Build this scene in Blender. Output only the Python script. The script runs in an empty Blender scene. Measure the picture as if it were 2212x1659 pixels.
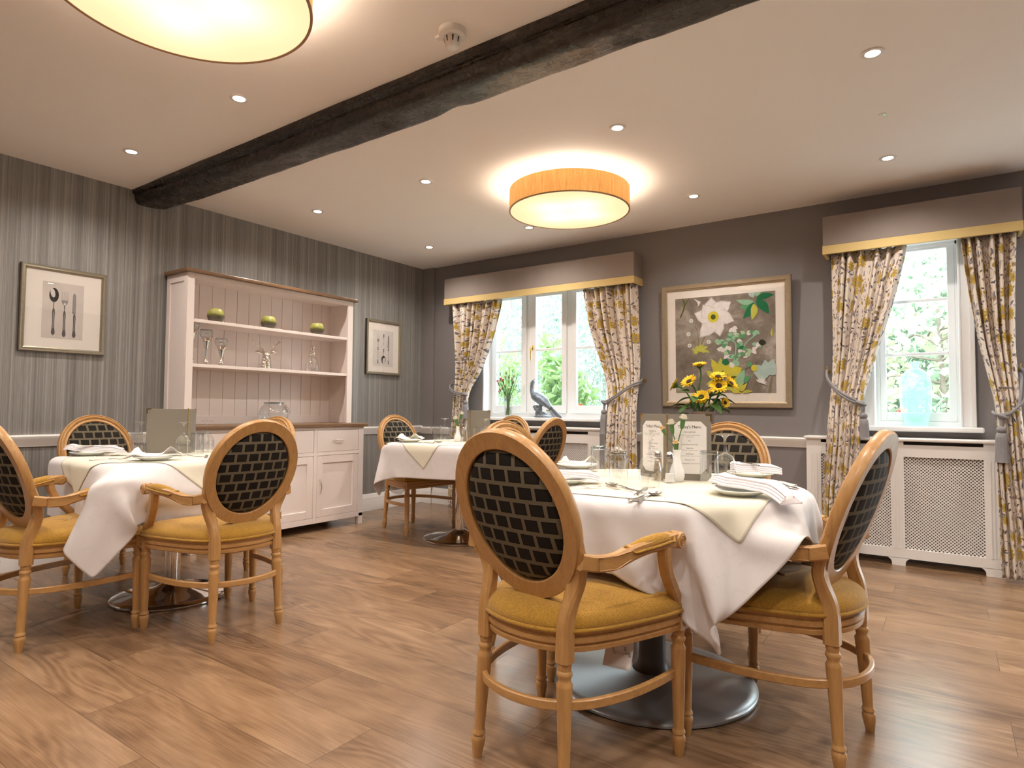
import bpy, bmesh, math, random
import numpy as np
from mathutils import Vector, Matrix
random.seed(7); RNG = np.random.default_rng(7)
SC = bpy.context.scene
COL = SC.collection
PI = math.pi
R_ = math.radians

# ------------------------------------------------------------------ objects
class MB:
    """collects vertices and faces and links them as one mesh object"""
    def __init__(s): s.v=[]; s.f=[]; s.m=[]; s.uv=None
    def add(s, vs, fs, mi=0, M=None):
        b=len(s.v)
        if M is not None: vs=[M@Vector(p) for p in vs]
        s.v.extend([tuple(p) for p in vs]); s.f.extend([tuple(b+i for i in f) for f in fs]); s.m.extend([mi]*len(fs)); return b
    def box(s, x0,x1,y0,y1,z0,z1, mi=0, M=None):
        vs=[(x0,y0,z0),(x1,y0,z0),(x1,y1,z0),(x0,y1,z0),(x0,y0,z1),(x1,y0,z1),(x1,y1,z1),(x0,y1,z1)]
        fs=[(0,3,2,1),(4,5,6,7),(0,1,5,4),(1,2,6,5),(2,3,7,6),(3,0,4,7)]
        s.add(vs,fs,mi,M); return s
    def lathe(s, prof, n=32, mi=0, M=None, c=(0,0,0), closed=False, flute=None):
        """prof: list of (r,z) from bottom to top, outward facing"""
        vs=[];fs=[]
        for k,(r,z) in enumerate(prof):
            for i in range(n):
                a=2*PI*i/n; rr=r
                if flute and flute[1]<=z<=flute[2]: rr=r*(1-flute[3]*max(0,math.cos(flute[0]*a))**2)
                vs.append((c[0]+rr*math.cos(a),c[1]+rr*math.sin(a),c[2]+z))
        m=len(prof)
        for k in range(m-1 if not closed else m):
            k2=(k+1)%m
            for i in range(n):
                j=(i+1)%n; fs.append((k*n+i,k*n+j,k2*n+j,k2*n+i))
        if not closed:
            if prof[0][0]>1e-5: fs.append(tuple(range(n-1,-1,-1)))
            if prof[-1][0]>1e-5: fs.append(tuple((m-1)*n+i for i in range(n)))
        s.add(vs,fs,mi,M); return s
    def tube(s, pts, rad, n=10, mi=0, M=None, closed=False, cap=True, up=None, sq=None):
        """sweep of a circle (or rectangle sq=(w,h) per point) along pts"""
        P=[Vector(p) for p in pts]; m=len(P)
        rads=rad if isinstance(rad,(list,tuple)) else [rad]*m
        vs=[];fs=[]; N=None
        for i in range(m):
            if closed: t=P[(i+1)%m]-P[i-1]
            else: t=P[min(i+1,m-1)]-P[max(i-1,0)]
            t.normalize()
            if up is not None:
                N=Vector(up)-t*t.dot(Vector(up)); N.normalize()
            elif N is None:
                a=Vector((0,0,1)) if abs(t.z)<.9 else Vector((1,0,0)); N=a-t*a.dot(t); N.normalize()
            else:
                N=N-t*N.dot(t); N.normalize()
            B=t.cross(N)
            if sq is None:
                for k in range(n):
                    a=2*PI*k/n; vs.append(P[i]+N*(rads[i]*math.cos(a))+B*(rads[i]*math.sin(a)))
            else:
                w,h=sq[i] if isinstance(sq,list) else sq
                e=min(w,h)*.18
                pts2=[(w/2,h/2-e),(w/2-e,h/2),(-w/2+e,h/2),(-w/2,h/2-e),(-w/2,-h/2+e),(-w/2+e,-h/2),(w/2-e,-h/2),(w/2,-h/2+e)]
                for (a,b) in pts2: vs.append(P[i]+B*a+N*b)
        n=n if sq is None else 8
        for i in range(m if closed else m-1):
            i2=(i+1)%m
            for k in range(n):
                k2=(k+1)%n; fs.append((i*n+k,i*n+k2,i2*n+k2,i2*n+k))
        if not closed and cap:
            fs.append(tuple(range(n-1,-1,-1))); fs.append(tuple((m-1)*n+k for k in range(n)))
        s.add(vs,fs,mi,M); return s
    def prism(s, poly, d, mi=0, M=None):
        """polygon in local xy extruded from z=0 to z=d"""
        n=len(poly); vs=[(x,y,0) for x,y in poly]+[(x,y,d) for x,y in poly]
        fs=[tuple(range(n-1,-1,-1)),tuple(range(n,2*n))]+[(i,(i+1)%n,n+(i+1)%n,n+i) for i in range(n)]
        s.add(vs,fs,mi,M); return s
    def flat(s, poly, mi=0, M=None):
        s.add([(x,y,0) for x,y in poly],[tuple(range(len(poly)))],mi,M); return s
    def sphere(s, c, r, n=16, m=10, mi=0, M=None):
        sx,sy,sz=(r if isinstance(r,(tuple,list)) else (r,r,r))
        vs=[(c[0],c[1],c[2]-sz)];fs=[]
        for k in range(1,m):
            p=-PI/2+PI*k/m
            for i in range(n):
                a=2*PI*i/n; vs.append((c[0]+sx*math.cos(p)*math.cos(a),c[1]+sy*math.cos(p)*math.sin(a),c[2]+sz*math.sin(p)))
        vs.append((c[0],c[1],c[2]+sz)); T=len(vs)-1
        for i in range(n):
            j=(i+1)%n; fs.append((0,1+j,1+i)); fs.append((T,1+(m-2)*n+i,1+(m-2)*n+j))
            for k in range(m-2): fs.append((1+k*n+i,1+k*n+j,1+(k+1)*n+j,1+(k+1)*n+i))
        s.add(vs,fs,mi,M); return s
    def grid(s, V, mi=0, closed_u=False, uv=None):
        """V: array (a,b,3)"""
        a,b=len(V),len(V[0]); vs=[tuple(V[i][j]) for i in range(a) for j in range(b)]
        fs=[(i*b+j,((i+1)%a)*b+j,((i+1)%a)*b+j+1,i*b+j+1) for i in range(a if closed_u else a-1) for j in range(b-1)]
        s.add(vs,fs,mi)
        if uv is not None: s.uv=[tuple(uv[i][j]) for i in range(a) for j in range(b)]
        return s
    def build(s, name, mat, parent=None, smooth=35, bevel=0, seg=2, solid=0, subsurf=0, remesh=0, loc=None, rot=None, soff=-1):
        me=bpy.data.meshes.new(name); me.from_pydata(s.v,[],s.f); 
        mats=mat if isinstance(mat,(list,tuple)) else [mat]
        for m in mats: me.materials.append(m)
        me.polygons.foreach_set('material_index',s.m)
        if s.uv:
            l=me.uv_layers.new(name='UVMap'); idx=np.zeros(len(me.loops),dtype=np.int32); me.loops.foreach_get('vertex_index',idx)
            l.data.foreach_set('uv',np.array(s.uv,dtype=np.float32)[idx].ravel())
        me.validate(); me.update()
        if smooth:
            me.polygons.foreach_set('use_smooth',[True]*len(me.polygons))
            if smooth<180: me.set_sharp_from_angle(angle=R_(smooth))
        o=bpy.data.objects.new(name,me); COL.objects.link(o)
        if parent is not None: o.parent=parent
        if loc: o.location=loc
        if rot: o.rotation_euler=rot
        if remesh:
            d=o.modifiers.new('r','REMESH'); d.mode='VOXEL'; d.voxel_size=remesh; d.use_smooth_shade=True
            d=o.modifiers.new('s','SMOOTH'); d.iterations=4; d.factor=.5
        if bevel:
            d=o.modifiers.new('b','BEVEL'); d.width=bevel; d.segments=seg; d.limit_method='ANGLE'; d.angle_limit=R_(40)
        if subsurf:
            d=o.modifiers.new('u','SUBSURF'); d.levels=subsurf; d.render_levels=subsurf
        if solid:
            d=o.modifiers.new('o','SOLIDIFY'); d.thickness=solid; d.offset=soff
        return o

def tag(o, label=None, cat=None, group=None, kind=None):
    if label: o['label']=label
    if cat: o['category']=cat
    if group: o['group']=group
    if kind: o['kind']=kind
    return o
def empty(name, loc=(0,0,0), rz=0, label=None, cat=None, group=None, kind=None):
    o=bpy.data.objects.new(name,None); COL.objects.link(o); o.location=loc; o.rotation_euler=(0,0,rz); o.empty_display_size=.1
    return tag(o,label,cat,group,kind)
def copy_tree(o, parent=None, label=None, group=None, loc=None, rz=None):
    c=o.copy(); COL.objects.link(c)
    if parent is not None: c.parent=parent
    if label: c['label']=label
    if group: c['group']=group
    if loc is not None: c.location=loc
    if rz is not None: c.rotation_euler=(c.rotation_euler[0],c.rotation_euler[1],rz)
    for ch in [x for x in SC.objects if x.parent==o]: copy_tree(ch,c)
    return c
def spline(pts, n=8, closed=False):
    """Catmull-Rom through pts"""
    P=[np.array(p,float) for p in pts]; m=len(P); out=[]
    rng=range(m) if closed else range(m-1)
    for i in rng:
        if closed: a,b,c,d=P[i-1],P[i],P[(i+1)%m],P[(i+2)%m]
        else: a,b,c,d=P[max(i-1,0)],P[i],P[i+1],P[min(i+2,m-1)]
        for k in range(n):
            t=k/n; out.append(.5*((2*b)+(-a+c)*t+(2*a-5*b+4*c-d)*t*t+(-a+3*b-3*c+d)*t**3))
    if not closed: out.append(P[-1])
    return [tuple(p) for p in out]
def lettering(items, parent, name='lettering'):
    """items: (string, size, material, matrix); all lines of one sheet become one mesh"""
    mb=MB(); mats=[]
    for (st,size,mat,M) in items:
        cu=bpy.data.curves.new('t','FONT'); cu.body=st; cu.size=size; cu.align_x='CENTER'; cu.align_y='CENTER'; cu.resolution_u=3
        o=bpy.data.objects.new('t',cu); me=bpy.data.meshes.new_from_object(o)
        if mat not in mats: mats.append(mat)
        mb.add([v.co.copy() for v in me.vertices],[tuple(p.vertices) for p in me.polygons],mats.index(mat),M)
        bpy.data.objects.remove(o); bpy.data.curves.remove(cu); bpy.data.meshes.remove(me)
    return mb.build(name,mats,parent,smooth=0)

# ------------------------------------------------------------------ materials
class NT:
    def __init__(s,name):
        s.mat=bpy.data.materials.new(name); s.mat.use_nodes=True; s.t=s.mat.node_tree; s.t.nodes.clear()
        s.out=s.t.nodes.new('ShaderNodeOutputMaterial')
    def n(s,typ,ins=None,**kw):
        d=s.t.nodes.new('ShaderNode'+typ)
        for k,v in kw.items(): setattr(d,k,v)
        for k,v in (ins or {}).items(): s.set(d.inputs[k],v)
        return d
    def set(s,sock,v):
        if isinstance(v,bpy.types.NodeSocket): s.t.links.new(v,sock)
        elif isinstance(v,(tuple,list)) and sock.type=='RGBA' and len(v)==3: sock.default_value=(*v,1)
        else: sock.default_value=v
    def math(s,op,a,b=None,c=None,clamp=False):
        d=s.t.nodes.new('ShaderNodeMath'); d.operation=op; d.use_clamp=clamp
        s.set(d.inputs[0],a)
        if b is not None: s.set(d.inputs[1],b)
        if c is not None: s.set(d.inputs[2],c)
        return d.outputs[0]
    def mix(s,f,a,b,blend='MIX'):
        d=s.t.nodes.new('ShaderNodeMix'); d.data_type='RGBA'; d.blend_type=blend
        s.set(d.inputs[0],f); s.set(d.inputs[6],a); s.set(d.inputs[7],b); return d.outputs[2]
    def ramp(s,f,stops,interp='LINEAR'):
        d=s.t.nodes.new('ShaderNodeValToRGB'); d.color_ramp.interpolation=interp; e=d.color_ramp.elements
        while len(e)<len(stops): e.new(.5)
        for el,(p,c) in zip(e,stops): el.position=p; el.color=(*c,1) if len(c)==3 else c
        s.set(d.inputs[0],f); return d.outputs[0]
    def obj(s): return s.n('TexCoord').outputs['Object']
    def uv(s): return s.n('TexCoord').outputs['UV']
    def sep(s,v): d=s.n('SeparateXYZ',{0:v}); return d.outputs
    def comb(s,x=0.,y=0.,z=0.): return s.n('CombineXYZ',{0:x,1:y,2:z}).outputs[0]
    def mapping(s,v,scale=(1,1,1),loc=(0,0,0),rot=(0,0,0)): return s.n('Mapping',{0:v,1:loc,2:rot,3:scale}).outputs[0]
    def noise(s,v,scale=5,detail=2,rough=.5,dist=0,out=0): return s.n('TexNoise',{'Vector':v,'Scale':scale,'Detail':detail,'Roughness':rough,'Distortion':dist}).outputs[out]
    def bump(s,h,strength=.2,dist=.01): return s.n('Bump',{'Height':h,'Strength':strength,'Distance':dist}).outputs[0]
    def bsdf(s,color=(.8,.8,.8),rough=.5,metal=0,normal=None,spec=.5,**kw):
        d=s.n('BsdfPrincipled'); s.set(d.inputs['Base Color'],color); s.set(d.inputs['Roughness'],rough); s.set(d.inputs['Metallic'],metal)
        s.set(d.inputs['Specular IOR Level'],spec)
        if normal is not None: s.set(d.inputs['Normal'],normal)
        for k,v in kw.items(): s.set(d.inputs[k.replace('_',' ')],v)
        return d.outputs[0]
    def done(s,sh): s.t.links.new(sh,s.out.inputs[0]); return s.mat

def plain(name,color,rough=.5,metal=0,spec=.5,bump=None,var=None,**kw):
    t=NT(name); nrm=None; col=color
    if bump: nrm=t.bump(t.noise(t.obj(),bump[0],3),bump[1],bump[2] if len(bump)>2 else .003)
    if var: col=t.mix(t.noise(t.obj(),var[0],3),tuple(c*(1-var[1]) for c in color),tuple(min(1,c*(1+var[1])) for c in color))
    return t.done(t.bsdf(col,rough,metal,nrm,spec,**kw))
MT={}
MT['ceiling']=plain('ceiling_paint',(.89,.85,.825),.85,spec=.2,bump=(6,.08,.01))
MT['wallB']=plain('grey_wall_paint',(.23,.213,.217),.6,spec=.35,bump=(90,.12,.002),var=(3,.04))
MT['white']=plain('white_gloss_paint',(.80,.78,.765),.35,spec=.4)
MT['upvc']=plain('white_window_paint',(.88,.89,.90),.3)
MT['cream_paint']=plain('blush_white_paint',(.83,.745,.71),.42,spec=.4,bump=(25,.05,.002))
MT['black']=plain('dark_gap',(.006,.006,.006),.9)
MT['chrome']=plain('polished_chrome',(.78,.77,.76),.06,1)
MT['silver']=plain('polished_silver',(.82,.79,.75),.13,1)
MT['steel']=plain('cutlery_steel',(.80,.78,.76),.2,1,bump=(60,.05,.001))
MT['greymetal']=plain('silver_grey_powder_coat',(.36,.38,.40),.28,.55)
MT['brass']=plain('brass',(.80,.56,.20),.22,1)
MT['bronze']=plain('grey_bronze_resin',(.20,.24,.29),.38,.35,bump=(45,.7,.01),var=(30,.45))
MT['pelmet']=plain('taupe_pelmet_cloth',(.29,.245,.225),.85,spec=.2,bump=(260,.15,.001),var=(9,.06))
MT['pelmetband']=plain('gold_pelmet_band',(.66,.50,.22),.7,spec=.3,bump=(260,.15,.001))
MT['rope']=plain('grey_tieback_cord',(.25,.245,.26),.75,bump=(160,.8,.004))
MT['crockery']=plain('white_crockery',(.80,.82,.78),.12)
MT['napkin']=plain('white_napkin',(.83,.79,.81),.8,spec=.2,bump=(170,.15,.001))
MT['napkin_cream']=plain('cream_napkin',(.83,.78,.66),.8,spec=.2,bump=(170,.15,.001))
MT['menu']=plain('grey_menu_leather',(.225,.20,.165),.5,bump=(240,.25,.001))
MT['paper']=plain('menu_paper',(.78,.75,.73),.8,spec=.1)
MT['ink']=plain('dark_ink',(.03,.03,.035),.8,spec=.1)
MT['inkgrey']=plain('grey_ink',(.28,.28,.29),.8,spec=.1)
MT['frame_gold']=plain('champagne_frame',(.44,.36,.25),.35,.6,bump=(120,.15,.001),var=(60,.15))
MT['frame_silver']=plain('antique_silver_frame',(.33,.29,.22),.36,.65,bump=(120,.15,.001),var=(60,.18))
MT['frame_dark']=plain('dark_frame_edge',(.05,.045,.04),.5)
MT['mount']=plain('ivory_mount_board',(.80,.75,.70),.85,spec=.1)
MT['white_metal']=plain('white_plastic',(.78,.76,.74),.4)
MT['mustard']=None
MT['petal_yellow']=plain('sunflower_petal',(.98,.60,.008),.55,var=(20,.2))
MT['seedhead']=plain('sunflower_seedhead',(.045,.022,.01),.9,bump=(220,1,.004))
MT['leaf']=plain('florist_leaf',(.05,.12,.022),.5,var=(14,.3))
MT['stem']=plain('green_stem',(.08,.20,.045),.5)
MT['petal_white']=plain('white_petal',(.86,.82,.72),.6)
MT['petal_cream']=plain('peach_petal',(.85,.66,.42),.6)
MT['petal_pink']=plain('pink_petal',(.80,.16,.30),.55)
MT['petal_palepink']=plain('pale_pink_petal',(.83,.60,.58),.55)
MT['petal_red']=plain('scarlet_petal',(.85,.10,.03),.55)
MT['stoneware']=plain('taupe_stoneware',(.40,.35,.31),.4)
MT['porcelain']=plain('white_porcelain',(.80,.80,.79),.15)
MT['salt']=plain('salt_grains',(.85,.84,.82),.9)
MT['pepper']=plain('ground_pepper',(.34,.24,.13),.9,bump=(300,1,.003),var=(300,.5))
MT['oaktop']=None
MT['trunk']=plain('tree_bark',(.20,.17,.13),.9,bump=(20,.8,.02))
MT['lawn']=plain('lawn',(.36,.36,.32),.9,bump=(30,1,.03),var=(4,.35))
def leafmat(name,c,tr=.35):
    t=NT(name); col=t.mix(t.noise(t.obj(),2.5,3),tuple(x*.55 for x in c),tuple(min(1,x*1.35) for x in c))
    d=t.bsdf(col,.5,spec=.4); tr_=t.n('BsdfTranslucent',{0:col}).outputs[0]
    return t.done(t.n('MixShader',{0:tr,1:d,2:tr_}).outputs[0])
MT['leaf_laurel']=leafmat('laurel_leaf',(.27,.41,.16))
MT['leaf_conifer']=leafmat('conifer_leaf',(.29,.37,.31))
MT['leaf_tree']=leafmat('tree_leaf',(.46,.49,.34))
MT['leaf_copper']=leafmat('copper_leaf',(.55,.30,.16))
MT['leaf_bush']=leafmat('bush_leaf',(.28,.38,.26))

def wood(name,c0,c1,axis=2,scale=1,rough=.4,coat=0):
    t=NT(name); v=t.obj(); sc=[18*scale]*3; sc[axis]=1.6*scale
    g=t.noise(t.mapping(v,tuple(sc)),3,6,.65,.6); f=t.noise(t.mapping(v,tuple(x*5 for x in sc)),4,3,.6)
    g=t.math('ADD',t.math('MULTIPLY',g,.75),t.math('MULTIPLY',f,.25))
    col=t.ramp(g,[(.3,c0),(.7,c1)])
    return t.done(t.bsdf(col,rough,0,t.bump(g,.12,.001),.45,Coat_Weight=coat,Coat_Roughness=.2))
MT['beech']=wood('beech_wood',(.37,.185,.062),(.55,.31,.112),2,1,.38,.15)
MT['beechx']=wood('beech_wood_across',(.37,.185,.062),(.55,.31,.112),0,1,.38,.15)
MT['beechy']=wood('beech_wood_along',(.37,.185,.062),(.55,.31,.112),1,1,.38,.15)
MT['oaktop']=wood('dark_oak_top',(.11,.055,.025),(.24,.135,.065),1,1,.4,.1)
MT['tabletop']=wood('brown_table_board',(.20,.11,.06),(.28,.16,.09),0,1,.45)

def fabric_mustard():
    t=NT('mustard_weave'); v=t.obj()
    a=t.noise(t.mapping(v,(260,40,260)),2,2); b=t.noise(t.mapping(v,(40,260,260)),2,2)
    w=t.math('ADD',t.math('MULTIPLY',a,.5),t.math('MULTIPLY',b,.5))
    col=t.ramp(w,[(.34,(.27,.135,.014)),(.66,(.52,.285,.042))])
    return t.done(t.bsdf(col,.85,0,t.bump(w,.35,.0015),.25,Sheen_Weight=.25))
MT['mustard']=fabric_mustard()
def fabric_brick():
    t=NT('brown_block_velvet'); x,y,z=t.sep(t.obj())
    b=t.n('TexBrick',{'Vector':t.comb(t.math('ADD',x,.0275),t.math('ADD',z,.02),0.),'Color1':(.013,.010,.008,1),'Color2':(.020,.015,.011,1),'Mortar':(.165,.135,.088,1),'Scale':1.,'Mortar Size':.0062,'Mortar Smooth':.12,'Bias':0.,'Brick Width':.0545,'Row Height':.0446})
    b.offset=.5; b.offset_frequency=2; b.squash=1
    b2=t.n('TexBrick',{'Vector':t.comb(t.math('ADD',x,.0275),t.math('ADD',z,.02),0.),'Color1':(1,1,1,1),'Color2':(1,1,1,1),'Mortar':(0,0,0,1),'Scale':1.,'Mortar Size':.0085,'Mortar Smooth':.0,'Bias':0.,'Brick Width':.0545,'Row Height':.0446})
    n=t.noise(t.obj(),500,2)
    col=t.mix(t.math('MULTIPLY',t.math('SUBTRACT',1,b2.outputs[0]),t.math('SUBTRACT',1,b.outputs['Fac'])),b.outputs[0],(.008,.006,.005,1))
    col=t.mix(.35,col,t.mix(n,(.0,.0,.0,1),col),'MIX')
    h=t.math('ADD',t.math('MULTIPLY',b.outputs['Fac'],-.6),t.math('MULTIPLY',n,.2))
    return t.done(t.bsdf(col,.8,0,t.bump(h,.5,.003),.2))
MT['brick']=fabric_brick()
def cloth_mat(name,c,dam=.03):
    t=NT(name); v=t.obj()
    w=t.noise(t.mapping(v,(1,1,1)),420,2); d=t.noise(v,9,4,.6,1.2)
    col=t.mix(t.math('GREATER_THAN',d,.56),c,tuple(x*(1-dam) for x in c))
    h=t.math('ADD',t.math('MULTIPLY',w,.3),t.math('MULTIPLY',t.noise(v,14,3),1.))
    return t.done(t.bsdf(col,.75,0,t.bump(h,.18,.004),.2,Sheen_Weight=.1))
MT['cloth']=cloth_mat('white_damask',(.73,.695,.695))
MT['overlay']=cloth_mat('cream_damask',(.75,.71,.585))

def wallpaper():
    t=NT('striped_grey_wallpaper'); x,y,z=t.sep(t.obj())
    a=t.noise(t.comb(t.math('MULTIPLY',y,95),0.,t.math('MULTIPLY',z,.25)),1,3,.7)
    b=t.noise(t.comb(t.math('MULTIPLY',y,14),3.,t.math('MULTIPLY',z,.05)),1,2,.5)
    c=t.noise(t.comb(t.math('MULTIPLY',y,240),5.,t.math('MULTIPLY',z,9.)),1,2,.6)
    f=t.math('ADD',t.math('ADD',t.math('MULTIPLY',a,.55),t.math('MULTIPLY',b,.28)),t.math('MULTIPLY',c,.17))
    col=t.ramp(f,[(.36,(.16,.15,.142)),(.5,(.26,.25,.24)),(.64,(.42,.41,.395))])
    r=t.math('SUBTRACT',.62,t.math('MULTIPLY',f,.25))
    return t.done(t.bsdf(col,r,.15,t.bump(f,.12,.002),.5))
MT['wallA']=wallpaper()

def floor_mat():
    t=NT('oak_vinyl_planks'); x,y,z=t.sep(t.obj()); L=1.27; W=.2525
    rv=t.math('DIVIDE',t.math('SUBTRACT',y,.92),W); row=t.math('FLOOR',rv); fv=t.math('FRACT',rv)
    u=t.math('SUBTRACT',t.math('DIVIDE',t.math('ADD',x,2.38),L),t.math('MULTIPLY',row,.66667)); pl=t.math('FLOOR',u); fu=t.math('FRACT',u)
    wn=t.n('TexWhiteNoise',{'Vector':t.comb(pl,row,3.)},noise_dimensions='3D'); rnd=wn.outputs['Value']; rc=t.sep(wn.outputs['Color'])
    du=t.math('MULTIPLY',t.math('MINIMUM',fu,t.math('SUBTRACT',1,fu)),L); dv=t.math('MULTIPLY',t.math('MINIMUM',fv,t.math('SUBTRACT',1,fv)),W)
    seam=t.math('LESS_THAN',t.math('MINIMUM',du,dv),.0011)
    ox=t.math('MULTIPLY',rnd,37.); oy=t.math('MULTIPLY',rc[1],23.)
    base=t.comb(t.math('ADD',x,ox),t.math('ADD',y,oy),0.)
    warp=t.noise(t.mapping(base,(.55,3.4,1)),1.5,2,.45,.25)
    rings=t.math('SINE',t.math('MULTIPLY',warp,95.))
    patch=t.noise(t.mapping(base,(1.1,3.,1)),1.0,2,.5,.3); rings=t.math('MULTIPLY',rings,t.math('MULTIPLY',t.math('SUBTRACT',patch,.42,clamp=True),5.,clamp=True))
    fine=t.noise(t.mapping(base,(2.2,85,1)),2.,5,.7,.2)
    big=t.noise(t.mapping(base,(1.6,5,1)),1.1,3,.6,.8)
    g=t.math('ADD',t.math('ADD',t.math('MULTIPLY',rings,.06),t.math('MULTIPLY',fine,.36)),t.math('ADD',t.math('MULTIPLY',big,.56),t.math('MULTIPLY',t.math('SUBTRACT',rnd,.5),.13)))
    col=t.ramp(g,[(.30,(.125,.070,.038)),(.44,(.225,.132,.072)),(.56,(.295,.180,.101)),(.72,(.375,.24,.143))])
    col=t.mix(t.math('MULTIPLY',seam,.85),col,(.09,.055,.03,1))
    # worn scuffs and a small stain by the nearest chair
    st=t.math('MULTIPLY',t.noise(t.obj(),22,4,.6,1),t.math('SUBTRACT',1.,t.math('MULTIPLY',t.n('VectorMath',{0:t.obj(),1:(-1.03,1.95,0)},operation='DISTANCE').outputs['Value'],9.),clamp=True))
    col=t.mix(t.math('GREATER_THAN',st,.30),col,t.mix(.45,col,(.03,.02,.015,1)))
    rough=t.math('ADD',.22,t.math('MULTIPLY',fine,.07))
    h=t.math('ADD',t.math('MULTIPLY',fine,.5),t.math('MULTIPLY',seam,-1.))
    return t.done(t.bsdf(col,rough,0,t.bump(h,.03,.0012),.6))
MT['floor']=floor_mat()

def floral():
    t=NT('floral_curtain_print'); uv=t.uv(); base=(.80,.72,.64,1)
    wob=t.n('VectorMath',{0:uv,1:t.n('VectorMath',{0:t.n('TexNoise',{'Vector':uv,'Scale':9.,'Detail':2.}).outputs['Color'],'Scale':.035},operation='SCALE').outputs[0]},operation='ADD').outputs[0]
    def cells(scale,seed,vec=wob):
        m=t.mapping(vec,(scale,scale,1),(seed,seed*1.7,0))
        vo=t.n('TexVoronoi',{'Vector':m,'Scale':1.,'Randomness':.9},voronoi_dimensions='2D',feature='F1')
        d=t.n('VectorMath',{0:m,1:vo.outputs['Position']},operation='SUBTRACT').outputs[0]
        dx,dy,_=t.sep(d); cr,cg,cb=t.sep(vo.outputs['Color']); return dx,dy,cr,cg,cb
    def leaf(scale,seed,length,width,keep,col,cur):
        dx,dy,cr,cg,cb=cells(scale,seed)
        a=t.math('MULTIPLY',t.math('SUBTRACT',cr,.5),3.6); s_=t.math('SINE',a); c_=t.math('COSINE',a)
        px=t.math('ADD',t.math('MULTIPLY',dx,c_),t.math('MULTIPLY',dy,s_)); py=t.math('SUBTRACT',t.math('MULTIPLY',dy,c_),t.math('MULTIPLY',dx,s_))
        py=t.math('DIVIDE',t.math('ABSOLUTE',py),length)
        w=t.math('MULTIPLY',width,t.math('SUBTRACT',1,t.math('MULTIPLY',py,py)))
        m=t.math('MULTIPLY',t.math('LESS_THAN',t.math('ABSOLUTE',px),w),t.math('LESS_THAN',cg,keep))
        return t.mix(m,cur,col)
    def flower(scale,seed,rad,n,keep,col,col2,cur):
        dx,dy,cr,cg,cb=cells(scale,seed)
        r=t.math('SQRT',t.math('ADD',t.math('MULTIPLY',dx,dx),t.math('MULTIPLY',dy,dy)))
        th=t.math('ADD',t.math('ARCTAN2',dy,dx),t.math('MULTIPLY',cr,6.28))
        pr=t.math('MULTIPLY',rad,t.math('ADD',.62,t.math('MULTIPLY',.38,t.math('ABSOLUTE',t.math('COSINE',t.math('MULTIPLY',th,n/2))))))
        k=t.math('LESS_THAN',cg,keep)
        cur=t.mix(t.math('MULTIPLY',k,t.math('LESS_THAN',r,pr)),cur,col)
        return t.mix(t.math('MULTIPLY',k,t.math('LESS_THAN',r,rad*.28)),cur,col2)
    grey=(.20,.175,.20,1); dgrey=(.115,.105,.13,1); must=(.52,.36,.07,1); tan=(.36,.24,.10,1); pale=(.52,.44,.42,1)
    # stems: thin wandering vertical lines
    x,y,_=t.sep(uv)
    nz=t.noise(t.comb(t.math('MULTIPLY',x,5.),t.math('MULTIPLY',y,3.5),0.),1.,2,.5)
    st=t.math('ABSOLUTE',t.math('SINE',t.math('ADD',t.math('MULTIPLY',x,34.),t.math('MULTIPLY',nz,16.))))
    cur=t.mix(t.math('MULTIPLY',t.math('LESS_THAN',st,.055),t.math('GREATER_THAN',t.noise(uv,7,2),.47)),base,grey)
    cur=flower(24,3.1,.36,9,.20,tan,tan,cur)
    cur=flower(34,9.4,.34,7,.12,(.33,.29,.32,1),dgrey,cur)
    cur=leaf(15,1.3,.46,.13,.30,pale,cur)
    cur=leaf(18,5.7,.46,.12,.42,grey,cur)
    cur=leaf(25,8.2,.44,.13,.30,dgrey,cur)
    cur=flower(6.8,2.2,.33,11,.34,must,(.40,.33,.25,1),cur)
    cur=flower(10.5,7.7,.34,8,.24,must,tan,cur)
    wv=t.noise(t.mapping(uv,(300,300,1)),1,2)
    d=t.bsdf(cur,.8,0,t.bump(wv,.15,.001),.2); tl=t.n('BsdfTranslucent',{0:cur}).outputs[0]
    return t.done(t.n('MixShader',{0:.12,1:d,2:tl}).outputs[0])
MT['floral']=floral()
MT['lining']=plain('curtain_lining',(.80,.80,.80),.85,spec=.1)

def thin_glass(name,tint=(1,1,1),lo=.04,hi=.6,rough=0.0,edge=None):
    t=NT(name); lw=t.n('LayerWeight',{'Blend':.25}).outputs['Facing']; e=t.math('POWER',lw,2.2)
    f=t.math('ADD',lo,t.math('MULTIPLY',e,hi))
    col=(*tint,1) if edge is None else t.mix(t.math('POWER',lw,2.8),(*tint,1),(*edge,1))
    tr=t.n('BsdfTransparent',{0:col}).outputs[0]; gl=t.n('BsdfGlossy',{'Color':(1,1,1,1),'Roughness':rough}).outputs[0]
    return t.done(t.n('MixShader',{0:f,1:tr,2:gl}).outputs[0])
MT['pane']=thin_glass('window_glass',(.97,.99,.98),.03,.35)
MT['picglass']=thin_glass('picture_glass',(1,1,1),.085,.5)
MT['glass']=thin_glass('clear_tableware_glass',(.94,.95,.955),.12,.95,.02,(.55,.57,.58))
MT['glassbase']=thin_glass('thick_glass',(.74,.76,.76),.16,.6,.03,(.60,.62,.63))
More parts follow.
